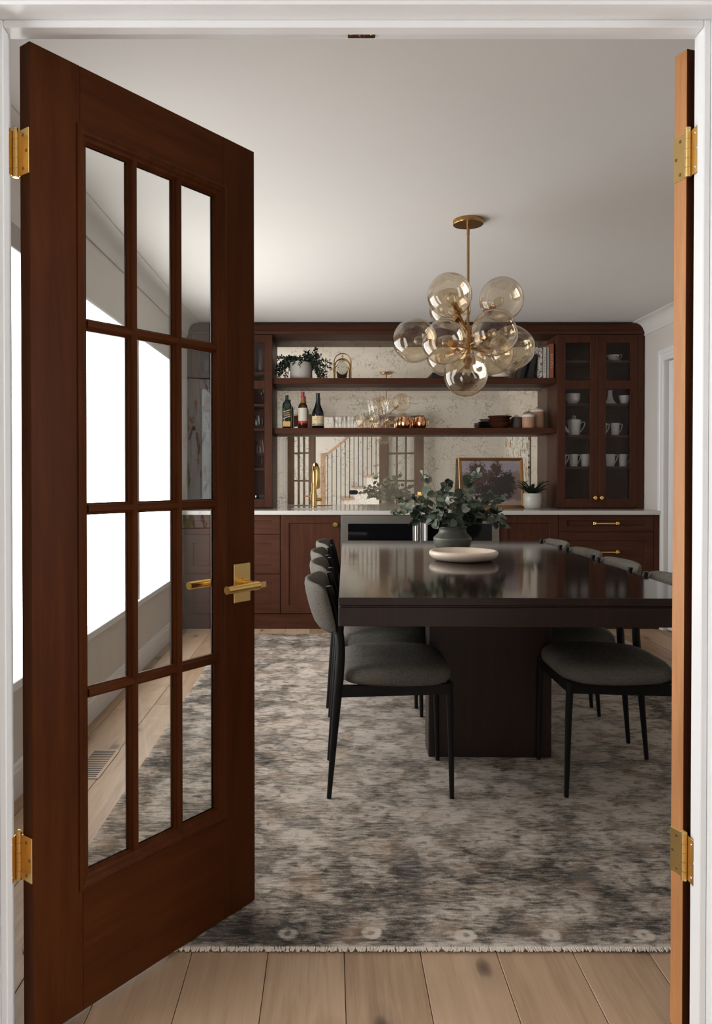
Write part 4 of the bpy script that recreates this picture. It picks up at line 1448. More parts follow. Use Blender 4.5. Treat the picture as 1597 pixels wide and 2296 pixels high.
sb, fbm = bm_(), bm_()
vines = [(-0.19, -0.03, 0.06, 0.05), (-0.22, -0.02, -0.05, 0.07), (-0.12, -0.05, 0.05, 0.04), (-0.16, -0.06, -0.07, 0.05), (0.03, -0.05, 0.10, 0.03), (0.13, 0.0, 0.15, 0.04), (0.16, -0.03, 0.08, 0.05), (0.14, -0.05, -0.04, 0.06),
         (0.22, -0.03, -0.06, 0.07), (0.27, 0.0, 0.02, 0.05), (0.19, 0.03, -0.08, 0.05), (-0.05, -0.08, 0.02, 0.05), (0.06, 0.05, 0.12, 0.04), (-0.19, 0.05, 0.0, 0.07), (0.10, -0.07, 0.03, 0.05), (0.0, -0.09, -0.01, 0.05), (-0.23, 0.0, -0.08, 0.06), (0.16, -0.05, -0.09, 0.06)]
for (ex_, ey_, ez_, up_) in vines:
    e = Vector((ex_, ey_ * 0.9, ez_))
    dirn = Vector((ex_, ey_, 0)).normalized()
    pts = smoothpath([dirn * 0.02, dirn * 0.07 + Vector((0, 0, up_ + 0.01)), (dirn * 0.09 + e) * 0.5 + Vector((0, 0, up_ * 0.6 + 0.01)), e], 7)
    tube(sb, pts, 0.0012, 5)
    for k in range(5, len(pts)):
        for q in range(5):
            dd = Vector((rl.gauss(0, 1), rl.gauss(0, 0.7), rl.gauss(0, 1)))
            leafcloud(fbm, pts[k] + Vector((rl.gauss(0, 0.006), rl.gauss(0, 0.006), rl.gauss(0, 0.006))), dd, rl.uniform(0.015, 0.026), rl.uniform(0.009, 0.016))
for v_ in fbm.verts:
    if v_.co.z < -0.106:
        v_.co.z = -0.106
    if v_.co.y > 0.135:
        v_.co.y = 0.135
    if v_.co.x < -0.212:
        v_.co.x = -0.212
obj('vine', sb, 'leaf_dark', tp, kind='stuff')
obj('foliage', fbm, 'leaf_dark', tp, kind='stuff')

# clock
ck = thing('mantel_clock', 'oval clock hanging inside a double brass arch on the upper shelf', 'clock', (0.100, 6.300, S1))
def arch(w_, h_, y, r_):
    pts = [(-w_, y, 0.0), (-w_, y, h_ - w_)]
    for k in range(1, 16):
        a = PI - PI * k / 16
        pts.append((w_ * math.cos(a), y, h_ - w_ + w_ * math.sin(a)))
    pts += [(w_, y, h_ - w_), (w_, y, 0)]
    return tube(bm_(), pts, r_, 10)
obj('outer_arch', arch(0.069, 0.214, 0.0, 0.0042), 'brass_dark', ck, 50)
obj('inner_arch', arch(0.062, 0.176, 0.016, 0.0038), 'brass_dark', ck, 50)
obj('base_bar', box(-0.074, 0.074, -0.02, 0.03, 0.0, 0.004, 0.001), 'brass_dark', ck)
b = bm_()
tube(b, [(0, 0, 0.212), (0, 0, 0.162)], 0.0022, 8)
tube(b, [(0.007 * math.cos(2 * PI * k / 12), 0, 0.19 + 0.007 * math.sin(2 * PI * k / 12)) for k in range(12)], 0.0016, 6, closed=True)
obj('hanger', b, 'brass_dark', ck, 50)
def oval(bm, rx, rz, y0, y1, zc_, n=40):
    prism(bm, [(rx * math.cos(2 * PI * k / n), zc_ + rz * math.sin(2 * PI * k / n)) for k in range(n)], 'y', y0, y1)
    return bm
obj('case', oval(bm_(), 0.044, 0.056, 0.004, 0.022, 0.078), 'black_metal', ck, 40)
b = tube(bm_(), [(0.043 * math.cos(2 * PI * k / 40), 0.002, 0.100 + 0.058 * math.sin(2 * PI * k / 40)) for k in range(40)], 0.003, 8, closed=True)
obj('rim', b, 'brass', ck, 50)
dl = obj('dial', oval(bm_(), 0.042, 0.057, 0.0, 0.005, 0.100), 'clock_face', ck)
b = bm_()
for k in range(12):
    a = 2 * PI * k / 12
    cx, cz = 0.033 * math.sin(a), 0.100 + 0.046 * math.cos(a)
    if k % 3 == 0:
        bx(b, cx - 0.0022, cx + 0.0022, -0.0007, 0.0, cz - 0.005, cz + 0.005)
    else:
        bx(b, cx - 0.0014, cx + 0.0014, -0.0007, 0.0, cz - 0.0028, cz + 0.0028)
obj('hour_mark', b, 'ink_dark', dl)
b = bm_()
tube(b, [(0, -0.001, 0.1), (0.026, -0.001, 0.113)], 0.0009, 6)
obj('hand', b, 'ink_dark', dl)
b = bm_()
tube(b, [(0, -0.001, 0.1), (-0.012, -0.001, 0.112)], 0.0011, 6)
obj('hand', b, 'ink_dark', dl)

# flat black box, squat bowl
bb = thing('storage_box', 'flat black lidded box lying on the upper shelf behind the globes', 'box', (1.055, 6.335, S1))
obj('box_base', box(-0.225, 0.225, -0.10, 0.10, 0, 0.030, 0.002), 'black_paper', bb)
obj('lid', box(-0.228, 0.228, -0.103, 0.103, 0.031, 0.050, 0.002), 'black_paper', bb)
bw = thing('squat_bowl', 'upturned cream bowl on a dark foot right of the flat black box', 'bowl', (1.385, 6.29, S1))
b = bm_(); lathe(b, [(0, 0), (0.045, 0), (0.050, 0.008), (0.046, 0.014), (0, 0.014)], n=30)
obj('foot', b, 'black_plate', bw, 40)
b = bm_(); lathe(b, [(0.046, 0.012), (0.076, 0.017), (0.081, 0.025), (0.078, 0.036), (0.066, 0.056), (0.054, 0.070), (0.045, 0.074), (0, 0.075)], n=40)
obj('bowl_shell', b, 'ceramic_tray', bw, 50)

# books
def book(label, x, wd, h, dp, cover, tilt=0.0, group='books on the upper shelf', y=6.215):
    """x: left foot of the book; spine faces the room; tilt leans the top to the right."""
    t = thing('book', label, 'book', (x, y, S1), 0, group)
    piv = bpy.data.objects
    bm = bm_()
    bx(bm, 0, 0.003, 0, dp, 0, h, 0.0006)
    bx(bm, wd - 0.003, wd, 0, dp, 0, h, 0.0006)
    bx(bm, 0.0, wd, 0.0, 0.003, 0, h, 0.0006)
    o = obj('cover', bm, cover, t)
    p_ = obj('pages', box(0.003, wd - 0.003, 0.003, dp - 0.004, 0.003, h - 0.003), 'paper_pages', t)
    if tilt:
        t.rotation_euler = (0, tilt, 0)
    return t
bk1 = book('thin black book leaning farthest left among the upright books', 1.530, 0.030, 0.200, 0.15, 'black_paper', R(17))
bk2 = book('thick black book leaning against the printed white book', 1.590, 0.044, 0.205, 0.15, 'black_paper', R(12))
bk3 = book('white book with a dark and pink printed cover', 1.6805, 0.038, 0.246, 0.19, 'book_cover_print')
bk4 = book('cream book with HARVEST on the spine', 1.7195, 0.029, 0.252, 0.20, 'book_cream')
bk5 = book('plain grey book between the cream and orange books', 1.7495, 0.024, 0.252, 0.20, 'book_grey')
bk6 = book('tall rust-orange book with BAKING on the spine', 1.7745, 0.034, 0.279, 0.20, 'book_orange')
for i, ch_ in enumerate('HARVEST'):
    text('lettering', ch_, 0.019, 'ink_dark', bk4, (0.0145, -0.0004, 0.192 - i * 0.0235), (R(90), 0, 0))
text('lettering', 'BAKING', 0.033, 'ink_pink', bk6, (0.0165, -0.0004, 0.140), (R(90), R(90), 0))

# ------------------------------------------------------------------ lower shelf objects
# square green bottle
t = thing('whisky_bottle', 'square green whisky bottle with slanted black and gold label', 'bottle', (-0.355, 6.285, S2), group='bottles on the lower shelf')
b = bm_()
lathe(b, [(0, 0), (0.035, 0), (0.037, 0.004), (0.037, 0.185), (0.033, 0.205), (0.018, 0.226), (0.0135, 0.236), (0.0125, 0.252), (0, 0.252)], n=32, sup=5)
bt = obj('glass', b, 'bottle_green', t, 50)
b = bm_(); lathe(b, [(0, 0.250), (0.0135, 0.250), (0.0135, 0.271), (0, 0.272)], n=20)
obj('cap', b, 'bottle_green', t, 40)
def slant(z0, z1, sl, col):
    bm = prism(bm_(), [(-0.030, z0), (0.030, z0 + sl), (0.030, z1 + sl), (-0.030, z1)], 'y', -0.0385, -0.0365)
    return obj('label_band', bm, col, t)
slant(0.076, 0.133, 0.020, 'label_black')
for z0 in (0.076, 0.129):
    bm = prism(bm_(), [(-0.030, z0), (0.030, z0 + 0.020), (0.030, z0 + 0.026), (-0.030, z0 + 0.006)], 'y', -0.0392, -0.0366)
    obj('label_stripe', bm, 'label_gold', t)
text('lettering', 'Johnnie', 0.0145, 'ink_gold', t, (-0.004, -0.0390, 0.1235), (R(90), R(-18), 0))
text('lettering', 'Walker', 0.0165, 'ink_gold', t, (0.002, -0.0390, 0.108), (R(90), R(-18), 0))
obj('label_band', box(-0.030, 0.030, -0.0386, -0.0365, 0.014, 0.056), 'label_gold', t)
# red capped bottle
t = thing('whisky_bottle', 'amber whisky bottle with red cap and cream label', 'bottle', (-0.225, 6.285, S2), group='bottles on the lower shelf')
b = bm_(); lathe(b, [(0, 0), (0.035, 0), (0.038, 0.004), (0.038, 0.172), (0.034, 0.192), (0.021, 0.208)], n=32)
obj('glass', b, 'bottle_amber', t, 50)
b = bm_(); lathe(b, [(0.021, 0.208), (0.0175, 0.216), (0.0165, 0.235), (0.0165, 0.252), (0, 0.252)], n=24)
obj('neck', b, 'bottle_amber_neck', t, 50)
b = bm_(); lathe(b, [(0, 0.2505), (0.0172, 0.2505), (0.0172, 0.262), (0.0135, 0.262), (0.0135, 0.300), (0, 0.301)], n=24)
obj('cap', b, 'label_red', t, 40)
def wrap(z0, z1, r_, a0, a1, col, parent, nm_='label_band', n=20, wave=0):
    bm = bm_()
    lo_, hi_ = [], []
    for k in range(n + 1):
        a = R(a0 + (a1 - a0) * k / n)
        lo_.append(bm.verts.new((r_ * math.sin(a), -r_ * math.cos(a), z0 + wave * math.sin(k * 0.9))))
        hi_.append(bm.verts.new((r_ * math.sin(a), -r_ * math.cos(a), z1)))
    for k in range(n):
        bm.faces.new((lo_[k], lo_[k + 1], hi_[k + 1], hi_[k]))
    o = obj(nm_, bm, col, parent, 60)
    return o
wrap(0.040, 0.072, 0.0386, -75, 75, 'label_red', t)
wrap(0.060, 0.166, 0.0389, -75, 75, 'label_cream', t, wave=0.003)
# dark bottle with yellow label
t = thing('whisky_bottle', 'dark whiskey bottle with pale yellow label and long neck', 'bottle', (-0.102, 6.285, S2), group='bottles on the lower shelf')
b = bm_(); lathe(b, [(0, 0), (0.045, 0), (0.049, 0.005), (0.049, 0.118), (0.045, 0.140), (0.033, 0.165), (0.022, 0.195), (0.0165, 0.225), (0.0155, 0.245), (0, 0.245)], n=36)
obj('glass', b, 'bottle_black', t, 50)
b = bm_(); lathe(b, [(0.0222, 0.196), (0.0172, 0.225), (0.0162, 0.262), (0.0168, 0.263), (0.0168, 0.288), (0, 0.289)], n=24)
obj('foil', b, 'foil_blue', t, 40)
wrap(0.036, 0.100, 0.0496, -72, 72, 'label_yellow', t)
wrap(0.022, 0.030, 0.0496, -72, 72, 'label_yellow', t)
text('lettering', 'REDBREAST', 0.0112, 'ink_gold', t, (0, -0.0502, 0.070), (R(90), 0, 0))
text('lettering', '21', 0.012, 'ink_dark', t, (0, -0.0502, 0.050), (R(90), 0, 0))
b = bm_()
lathe(b, [(0, 0), (0.0045, 0), (0.0045, 0.001), (0, 0.001)], n=12, sx=1.3)
bmesh.ops.transform(b, matrix=Matrix.Translation((0, -0.0495, 0.088)) @ Matrix.Rotation(R(90), 4, 'X'), verts=b.verts[:])
obj('emblem', b, 'label_red', t)

# tumblers
def tumbler(label):
    t = thing('tumbler', label, 'glass', (0, 0, 0), 0, 'tumblers on the lower shelf')
    b = bm_()
    lathe(b, [(0, 0), (0.039, 0), (0.043, 0.004), (0.0425, 0.018), (0.044, 0.098), (0.0432, 0.0995), (0.0424, 0.098), (0.041, 0.06)], n=32)
    obj('bowl', b, 'clear_glass', t, 50)
    return t
t0 = tumbler('short clear tumbler in front, beside the dark whiskey bottle')
t0.location = (0.063, 6.265, S2)
dup(t0, (0.165, 6.265, S2), 0, 'short clear tumbler in front, beside the stemmed glasses')
dup(t0, (0.068, 6.375, S2), 0, 'clear tumbler standing behind, beside the dark whiskey bottle')
dup(t0, (0.168, 6.375, S2), 0, 'clear tumbler standing behind, beside the stemmed glasses')
# stemmed tulip glasses
def stemglass(label, group, s_=1.0):
    t = thing('wine_glass', label, 'glass', (0, 0, 0), 0, group)
    b = bm_()
    lathe(b, [(0, 0), (0.034 * s_, 0), (0.034 * s_, 0.002), (0.010 * s_, 0.005 * s_), (0.005 * s_, 0.012 * s_), (0.0045 * s_, 0.075 * s_), (0.007 * s_, 0.084 * s_)], n=24)
    obj('stem', b, 'clear_glass', t, 50)
    b = bm_()
    lathe(b, [(0.006 * s_, 0.083 * s_), (0.022 * s_, 0.093 * s_), (0.040 * s_, 0.115 * s_), (0.0475 * s_, 0.143 * s_), (0.045 * s_, 0.172 * s_), (0.034 * s_, 0.215 * s_), (0.0295 * s_, 0.236 * s_)], n=32)
    obj('bowl', b, 'clear_glass', t, 50)
    return t
g0 = stemglass('tulip stemmed glass in front, left of the pair beside the tumblers', 'stemmed glasses on the lower shelf')
g0.location = (0.300, 6.262, S2)
dup(g0, (0.425, 6.262, S2), 0, 'tulip stemmed glass in front, right of the pair beside the copper mugs')
dup(g0, (0.318, 6.385, S2), 0, 'tulip stemmed glass behind the left front stemmed glass')
dup(g0, (0.440, 6.385, S2), 0, 'tulip stemmed glass behind the right front stemmed glass')
# copper mugs
def coppermug(label):
    t = thing('copper_mug', label, 'mug', (0, 0, 0), 0, 'copper mugs on the lower shelf')
    b = bm_()
    lathe(b, [(0, 0), (0.030, 0), (0.037, 0.008), (0.043, 0.030), (0.044, 0.045), (0.041, 0.068), (0.035, 0.086), (0.035, 0.092), (0.0335, 0.092), (0.034, 0.084), (0.042, 0.045), (0.036, 0.012), (0, 0.006)], n=36)
    obj('cup', b, 'copper', t, 50)
    b = tube(bm_(), smoothpath([(0.040, 0, 0.020), (0.056, 0, 0.028), (0.060, 0, 0.050), (0.052, 0, 0.070), (0.040, 0, 0.072)], 5), 0.0035, 8)
    obj('handle', b, 'brass', t, 50)
    return t
c0 = coppermug('shiny copper mug in front, nearest the stemmed glasses')
c0.location = (0.608, 6.262, S2)
dup(c0, (0.740, 6.262, S2), 0, 'shiny copper mug in front with its brass handle free on the right')
dup(c0, (0.590, 6.370, S2), 0, 'shiny copper mug behind the left front copper mug')
dup(c0, (0.722, 6.370, S2), 0, 'shiny copper mug behind the right front copper mug')
# black plates, amber bowls
def plate_stack(x, y, n, r_, hh, col, name, lbl, cat, group):
    first = None
    for k in range(n):
        if first is None:
            b = bm_()
            lathe(b, [(0, 0), (r_ * 0.55, 0), (r_ * 0.62, hh * 0.15), (r_ * 0.9, hh * 0.8), (r_, hh), (r_ * 0.985, hh + 0.002), (r_ * 0.88, hh * 0.92), (r_ * 0.58, hh * 0.3), (0, hh * 0.25)], n=40)
            o = obj(name, b, col, None, 50)
            first = o
        else:
            o = first.copy(); C.objects.link(o)
        o.location = (x, y, S2 + k * hh * 0.62)
        tag(o, lbl[k], cat, group)
plate_stack(1.305, 6.37, 4, 0.082, 0.020, 'black_plate', 'side_plate', ['black side plate at the bottom of the stack', 'black side plate second from the bottom of the stack', 'black side plate third from the bottom of the stack', 'black side plate on top of the stack'], 'plate', 'stacked black plates')
plate_stack(1.386, 6.285, 3, 0.099, 0.044, 'amber_bowl', 'shallow_bowl', ['dark amber bowl at the bottom of the stack', 'dark amber bowl in the middle of the stack', 'dark amber bowl on top of the stack'], 'bowl', 'stacked amber bowls')
# canisters
def canister(label, x, y, r_, h, lidh, body, lidm):
    t = thing('canister', label, 'canister', (x, y, S2), 0, 'lidded canisters on the lower shelf')
    b = bm_()
    lathe(b, [(0, 0), (r_ * 0.86, 0), (r_ * 0.96, 0.006), (r_, 0.02), (r_, h), (r_ * 0.92, h + 0.001), (0, h + 0.001)], n=36)
    obj('jar', b, body, t, 45)
    b = bm_()
    lathe(b, [(0, h + 0.001), (r_ * 1.03, h + 0.001), (r_ * 1.03, h + 0.010), (r_ * 0.95, h + lidh * 0.7), (r_ * 0.7, h + lidh), (0, h + lidh * 1.05)], n=36)
    l_ = obj('lid', b, lidm, t, 45)
    b = tube(bm_(), smoothpath([(-0.014, 0, h + lidh * 0.95), (-0.010, 0, h + lidh + 0.014), (0.010, 0, h + lidh + 0.014), (0.014, 0, h + lidh * 0.95)], 4), 0.0025, 7)
    obj('loop', b, 'brass_dark', l_, 50)
    return t
canister('low dark lidded canister right of the amber bowls', 1.530, 6.30, 0.044, 0.078, 0.018, 'cork_dark', 'cork_dark')
canister('small terracotta canister with a white lid', 1.612, 6.255, 0.0485, 0.090, 0.026, 'terracotta', 'ceramic_white')
canister('tall terracotta canister with a white lid beside the cabinet', 1.712, 6.335, 0.056, 0.138, 0.026, 'terracotta', 'ceramic_white')

# ------------------------------------------------------------------ counter objects
# framed landscape leaning on the mirror
fr = thing('framed_painting', 'gold-framed landscape painting of dark trees leaning on the mirror', 'painting', (1.334, 6.300, CT))
fr.rotation_euler = (R(-12), 0, 0)
W2, H2 = 0.268, 0.425
bm = bm_()
lv = [(0.0, 0.024), (0.0, 0.003), (0.004, 0.0), (0.010, 0.0), (0.014, 0.006), (0.019, 0.005), (0.026, 0.013), (0.026, 0.02)]
ringloft(bm, [[(-W2 + d, y, d), (W2 - d, y, d), (W2 - d, y, H2 - d), (-W2 + d, y, H2 - d)] for d, y in lv])
obj('frame', bm, 'brass_dark', fr)
obj('canvas', box(-W2 + 0.024, W2 - 0.024, 0.012, 0.02, 0.024, H2 - 0.024), 'landscape_canvas', fr)
# white pot with dark plant
wp = thing('plant_pot', 'glossy pale pot on the counter beside the framed painting', 'pot', (1.620, 6.150, CT))
b = bm_(); lathe(b, [(0, 0), (0.050, 0), (0.062, 0.006), (0.069, 0.03), (0.072, 0.07), (0.071, 0.123), (0.069, 0.125), (0.064, 0.123), (0.064, 0.10), (0, 0.098)], n=40)
obj('pot', b, 'pot_white', wp, 50)
b = bm_(); lathe(b, [(0.064, 0.103), (0.03, 0.107), (0, 0.108)], n=24)
obj('soil', b, 'soil', wp)
fp = thing('potted_plant', 'dark arching leafy plant growing from the pale pot', 'plant', (1.620, 6.150, CT + 0.105))
bm = bm_()
rl = random.Random(8)
for k in range(70):
    a = rl.uniform(0, 2 * PI)
    L = rl.uniform(0.07, 0.15)
    out_ = Vector((math.cos(a), math.sin(a) * 0.8, 0))
    up_ = rl.uniform(0.7, 1.5)
    pts = [out_ * 0.012]
    for q in range(1, 6):
        tq = q / 5
        pts.append(out_ * (0.012 + L * tq) + Vector((0, 0, L * up_ * tq * (1.35 - 0.75 * tq))))
    wds = [0.003, 0.007, 0.010, 0.010, 0.007, 0.001]
    s_ = out_.cross(Vector((0, 0, 1))).normalized()
    prev = None
    for p_, wd in zip(pts, wds):
        cur = (bm.verts.new(p_ - s_ * wd), bm.verts.new(p_ + Vector((0, 0, -wd * 0.4))), bm.verts.new(p_ + s_ * wd))
        if prev:
            bm.faces.new((prev[0], prev[1], cur[1], cur[0]))
            bm.faces.new((prev[1], prev[2], cur[2], cur[1]))
        prev = cur
obj('foliage', bm, 'leaf_dark', fp, kind='stuff')

# ------------------------------------------------------------------ crockery in the right cabinet
SH = [2.100, 1.755, 1.500, 1.247, 0.925]
def mug_mesh(label, loc, rot):
    t = thing('mug', label, 'mug', loc, rot, 'white mugs in the right cabinet')
    b = bm_()
    lathe(b, [(0, 0), (0.030, 0), (0.031, 0.003), (0.037, 0.098), (0.0385, 0.101), (0.036, 0.101), (0.0345, 0.096), (0.029, 0.008), (0, 0.006)], n=32)
    obj('cup', b, 'ceramic_white', t, 50)
    b = tube(bm_(), smoothpath([(0.034, 0, 0.086), (0.050, 0, 0.094), (0.058, 0, 0.084), (0.050, 0, 0.055), (0.034, 0, 0.024)], 5), 0.0042, 8)
    obj('handle', b, 'ceramic_white', t, 50)
    return t
m0 = mug_mesh('white mug at the left end of the mug row behind the left door', (1.895, 6.285, SH[3]), 0)
for lb, x, z in (('white mug second in the mug row behind the left door', 1.992, SH[3]), ('white mug at the right end of the mug row behind the left door', 2.090, SH[3]),
                 ('white mug left in the mug row behind the right door', 2.295, SH[3]), ('white mug right in the mug row behind the right door', 2.398, SH[3]),
                 ('white mug half hidden by the door frame beside the teapot shelf', 2.226, SH[2]), ('white mug alone on the teapot shelf behind the right door', 2.333, SH[2])):
    dup(m0, (x, 6.285, z), 0, lb)
tpt = thing('teapot', 'white porcelain teapot with ring-knob lid', 'teapot', (1.998, 6.29, SH[2]))
b = bm_()
lathe(b, [(0, 0), (0.043, 0), (0.045, 0.004), (0.053, 0.09), (0.060, 0.118), (0.059, 0.123), (0, 0.123)], n=36)
obj('body', b, 'ceramic_white', tpt, 50)
b = bm_(); lathe(b, [(0.055, 0.123), (0.050, 0.130), (0.012, 0.139), (0, 0.140)], n=30)
l_ = obj('lid', b, 'ceramic_white', tpt, 50)
b = tube(bm_(), [(0.011 * math.cos(2 * PI * k / 14), 0, 0.150 + 0.011 * math.sin(2 * PI * k / 14)) for k in range(14)], 0.004, 7, closed=True)
obj('ring_knob', b, 'ceramic_white', l_, 60)
b = tube(bm_(), smoothpath([(0.055, 0, 0.100), (0.078, 0, 0.112), (0.088, 0, 0.098), (0.074, 0, 0.062), (0.050, 0, 0.028)], 5), 0.0048, 8)
obj('handle', b, 'ceramic_white', tpt, 50)
b = tube(bm_(), smoothpath([(-0.040, 0, 0.03), (-0.062, 0, 0.045), (-0.078, 0, 0.075), (-0.092, 0, 0.098)], 5), [0.017 - 0.011 * k / 15 for k in range(16)], 10)
obj('spout', b, 'ceramic_white', tpt, 50)
t = thing('bowl_stack', 'white rounded bowl on the shelf above the teapot', 'bowl', (1.986, 6.29, SH[1]))
t.name = 'rice_bowl'
b = bm_(); lathe(b, [(0, 0), (0.028, 0), (0.028, 0.006), (0.044, 0.016), (0.057, 0.042), (0.0595, 0.086), (0.057, 0.086), (0.053, 0.045), (0.03, 0.016), (0, 0.014)], n=36)
obj('bowl', b, 'ceramic_white', t, 50)
t = thing('bud_vase', 'white flared vase with narrow neck behind the right door', 'vase', (2.296, 6.30, SH[1]))
b = bm_(); lathe(b, [(0, 0), (0.056, 0), (0.057, 0.003), (0.040, 0.018), (0.024, 0.045), (0.018, 0.075), (0.017, 0.105), (0.021, 0.116), (0.018, 0.116), (0.013, 0.10), (0, 0.09)], n=36)
obj('vase_body', b, 'ceramic_white', t, 50)
t = thing('tapered_cup', 'white tapered cup beside the flared vase', 'cup', (2.402, 6.27, SH[1]))
b = bm_(); lathe(b, [(0, 0), (0.029, 0), (0.030, 0.003), (0.047, 0.068), (0.0455, 0.069), (0.028, 0.008), (0, 0.006)], n=32)
obj('cup', b, 'ceramic_white', t, 50)
t = thing('saucer', 'white saucer under the teacup on the top shelf', 'saucer', (2.312, 6.28, SH[0]))
b = bm_(); lathe(b, [(0, 0), (0.030, 0), (0.032, 0.003), (0.058, 0.011), (0.060, 0.013), (0.056, 0.013), (0.03, 0.006), (0, 0.006)], n=36)
obj('dish', b, 'ceramic_white', t, 50)
t = thing('teacup', 'painted white teacup on its saucer on the top shelf', 'cup', (2.312, 6.28, SH[0] + 0.007))
b = bm_(); lathe(b, [(0, 0), (0.022, 0), (0.022, 0.004), (0.030, 0.010), (0.043, 0.028), (0.050, 0.049), (0.0485, 0.049), (0.041, 0.029), (0.02, 0.01), (0, 0.008)], n=36)
obj('cup', b, 'ceramic_white', t, 50)
b = tube(bm_(), smoothpath([(0.045, 0, 0.042), (0.060, 0, 0.055), (0.071, 0, 0.048), (0.062, 0, 0.028), (0.038, 0, 0.016)], 5), 0.003, 8)
obj('handle', b, 'ceramic_white', t, 50)
b = bm_()
for k, a in enumerate((-35, -8, 18, 40)):
    r_ = 0.0455
    lathe(b, [(0, 0), (0.005, 0.0002), (0, 0.0004)], n=8)
for v_ in b.verts:
    pass
b.free()
wrap(0.026, 0.032, 0.0425, -40, -20, 'ink_dark', t, 'painted_motif', 6)
wrap(0.028, 0.036, 0.0448, 5, 25, 'ink_dark', t, 'painted_motif', 6)
t = thing('glass_dish', 'small clear glass dish on the top shelf behind the left door', 'dish', (1.990, 6.28, SH[0]))
b = bm_(); lathe(b, [(0, 0), (0.036, 0), (0.037, 0.003), (0.048, 0.030), (0.046, 0.030), (0.035, 0.006), (0, 0.005)], n=28)
obj('bowl', b, 'clear_glass', t, 50)
t = thing('shot_glass', 'small clear glass at the bottom behind the right door', 'glass', (2.350, 6.28, SH[4]))
b = bm_(); lathe(b, [(0, 0), (0.018, 0), (0.022, 0.05), (0.021, 0.05), (0.017, 0.008), (0, 0.008)], n=24)
obj('bowl', b, 'clear_glass', t, 50)

# ------------------------------------------------------------------ glassware in the left cabinet
LS = [2.008, 1.750, 1.552, 1.232, 0.925]
def cylvase(label, x, y, z, r_, h):
    t = thing('glass_vase', label, 'vase', (x, y, z), 0, 'clear vases in the left cabinet')
    b = bm_()
    lathe(b, [(0, 0), (r_ * 0.9, 0), (r_, 0.004), (r_ * 0.92, h * 0.5), (r_ * 1.05, h), (r_ * 1.0, h), (r_ * 0.86, h * 0.5), (r_ * 0.9, 0.02), (0, 0.016)], n=32)
    obj('vessel', b, 'clear_glass', t, 50)
cylvase('tall clear vase on the top shelf beside the planter', -0.572, 6.29, LS[0], 0.036, 0.195)
cylvase('clear vase on the top shelf in the far left door', -1.015, 6.29, LS[0], 0.030, 0.11)
def stemless(label, x, y, z):
    t = thing('stemless_glass', label, 'glass', (x, y, z), 0, 'stemless glasses in the left cabinet')
    b = bm_()
    lathe(b, [(0, 0), (0.026, 0), (0.040, 0.015), (0.049, 0.045), (0.046, 0.08), (0.036, 0.112), (0.0345, 0.112), (0.0445, 0.08), (0.047, 0.045), (0.038, 0.018), (0, 0.008)], n=32)
    obj('bowl', b, 'clear_glass', t, 50)
stemless('round stemless glass behind the door beside the bottles', -0.595, 6.28, LS[2])
stemless('round stemless glass in the far left door', -0.985, 6.28, LS[2])
w0 = dup(g0, (-0.562, 6.28, LS[3]), 0, 'wine glass behind the left cabinet door beside the lower shelf', 'wine glasses in the left cabinet')
dup(g0, (-0.70, 6.30, LS[3]), 0, 'wine glass on the third shelf hidden partly by the door stile', 'wine glasses in the left cabinet')
dup(g0, (-0.975, 6.28, LS[3]), 0, 'wine glass on the third shelf of the far left door', 'wine glasses in the left cabinet')
for x_, lb in ((-0.555, 'small stemmed glass on the second shelf beside the planter'), (-0.98, 'small stemmed glass on the second shelf of the far left door')):
    o_ = dup(g0, (x_, 6.28, LS[1]), 0, lb, 'wine glasses in the left cabinet')
    o_.scale = (0.8, 0.8, 0.66)
t = thing('pepper_mill', 'small steel mill at the bottom of the left cabinet', 'mill', (-0.606, 6.27, LS[4]))
b = bm_(); lathe(b, [(0, 0), (0.019, 0), (0.019, 0.045), (0.018, 0.046), (0.019, 0.048), (0.019, 0.085), (0, 0.086)], n=24)
obj('body', b, 'pepper_steel', t, 40)
t = thing('gift_box', 'small black box at the bottom of the left cabinet', 'box', (-0.560, 6.30, LS[4]))
obj('box_base', box(-0.024, 0.024, -0.03, 0.03, 0, 0.066, 0.002), 'black_paper', t)
obj('lid', box(-0.025, 0.025, -0.031, 0.031, 0.066, 0.092, 0.002), 'black_paper', t)

# ------------------------------------------------------------------ abstract canvas on the right wall
ab = thing('abstract_painting', 'white abstract canvas with dark drips seen in the mirror', 'painting', (XR, 2.60, 0.85))
obj('canvas', box(-0.035, -0.001, -0.66, 0.66, 0.0, 0.92, 0.002), 'abstract_canvas', ab)
obj('float_frame', box(-0.012, -0.0005, -0.668, 0.668, -0.008, 0.928), 'black_metal', ab)

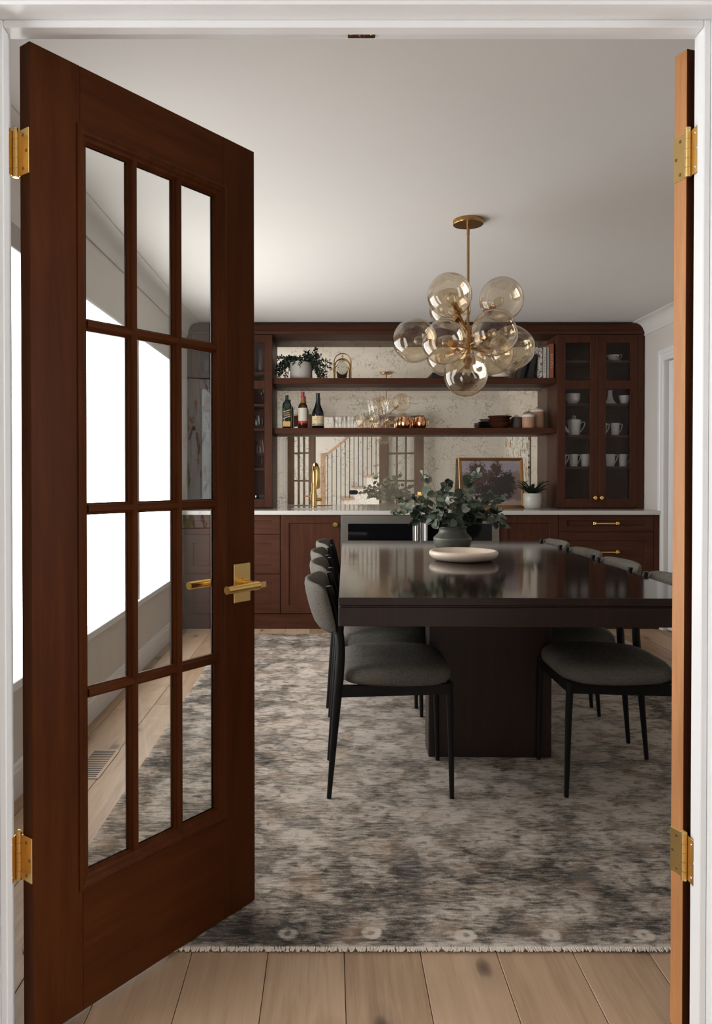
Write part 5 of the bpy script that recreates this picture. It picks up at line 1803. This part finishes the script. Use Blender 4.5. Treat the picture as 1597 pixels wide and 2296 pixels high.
# ------------------------------------------------------------------ staircase in the hall (seen in the mirror)
st = thing('staircase', 'white staircase with oak treads and black balusters seen in the mirror', 'staircase', (0, -0.5, 0), world=True)
RISE, RUN = 0.196, 0.207
SY0_, SY1_ = -1.545, -0.53
sx0 = 0.187 - 3 * RUN       # nosing of the first tread
NST = 12
poly = [(sx0 + 0.03, 0.0)]
for k in range(NST):
    xk = sx0 + k * RUN + 0.03
    zk = (k + 1) * RISE - 0.030
    poly += [(xk, zk), (xk + RUN, zk)]
poly += [(sx0 + NST * RUN + 0.03, max(0.0, NST * RISE - 0.55)), (sx0 + 0.75, 0.0)]
obj('stringer', prism(bm_(), poly, 'y', SY1_ - 0.03, SY1_), 'trim_white', st)
for k in range(NST):
    xk = sx0 + k * RUN
    obj('tread', box(xk, xk + RUN + 0.03, SY0_, SY1_ + 0.03, (k + 1) * RISE - 0.030, (k + 1) * RISE, 0.003), 'stair_oak', st)
    obj('riser', box(xk + 0.03, xk + 0.045, SY0_, SY1_ - 0.03, k * RISE, (k + 1) * RISE - 0.030), 'trim_white', st)
nx, ny = -0.128, -0.50
obj('newel_post', box(nx - 0.045, nx + 0.045, ny - 0.045, ny + 0.045, 0.0, 1.565, 0.006), 'stair_oak', st)
slope = RISE / RUN
def railz(x):
    t_ = x - nx
    return 1.49 + t_ * 0.78 if t_ < 0.32 else 1.49 + 0.32 * 0.78 + (t_ - 0.32) * slope
rail = [(nx + 0.04 + k * 0.06, ny, railz(nx + 0.04 + k * 0.06)) for k in range(0, 36)]
bm = bm_()
rp = []
for (x, y, z) in rail:
    rp.append([(x, y - 0.03, z - 0.03), (x, y + 0.03, z - 0.03), (x, y + 0.03, z + 0.03), (x, y - 0.03, z + 0.03)])
ringloft(bm, rp, True, True)
obj('handrail', bm, 'stair_oak', st)
x = nx + 0.08
while x < sx0 + NST * RUN - 0.05:
    k = int((x - sx0) / RUN)
    z0 = max(0, (k + 1)) * RISE
    obj('baluster', tube(bm_(), [(x, ny, z0), (x, ny, railz(x) - 0.028)], 0.0075, 8), 'black_metal', st, 50)
    x += 0.077
# sloping skirt on the wall behind the stairs
xa, xb = sx0, sx0 + NST * RUN
bm = prism(bm_(), [(xa, 0.30), (xa, 0.0), (xa + 0.3, 0.0), (xb, NST * RISE - 0.2), (xb, NST * RISE + 0.32)], 'y', HYB + 0.001, HYB + 0.014)
struct('trim_11', bm, 'trim_white', 'white sloping skirt board on the stair wall')
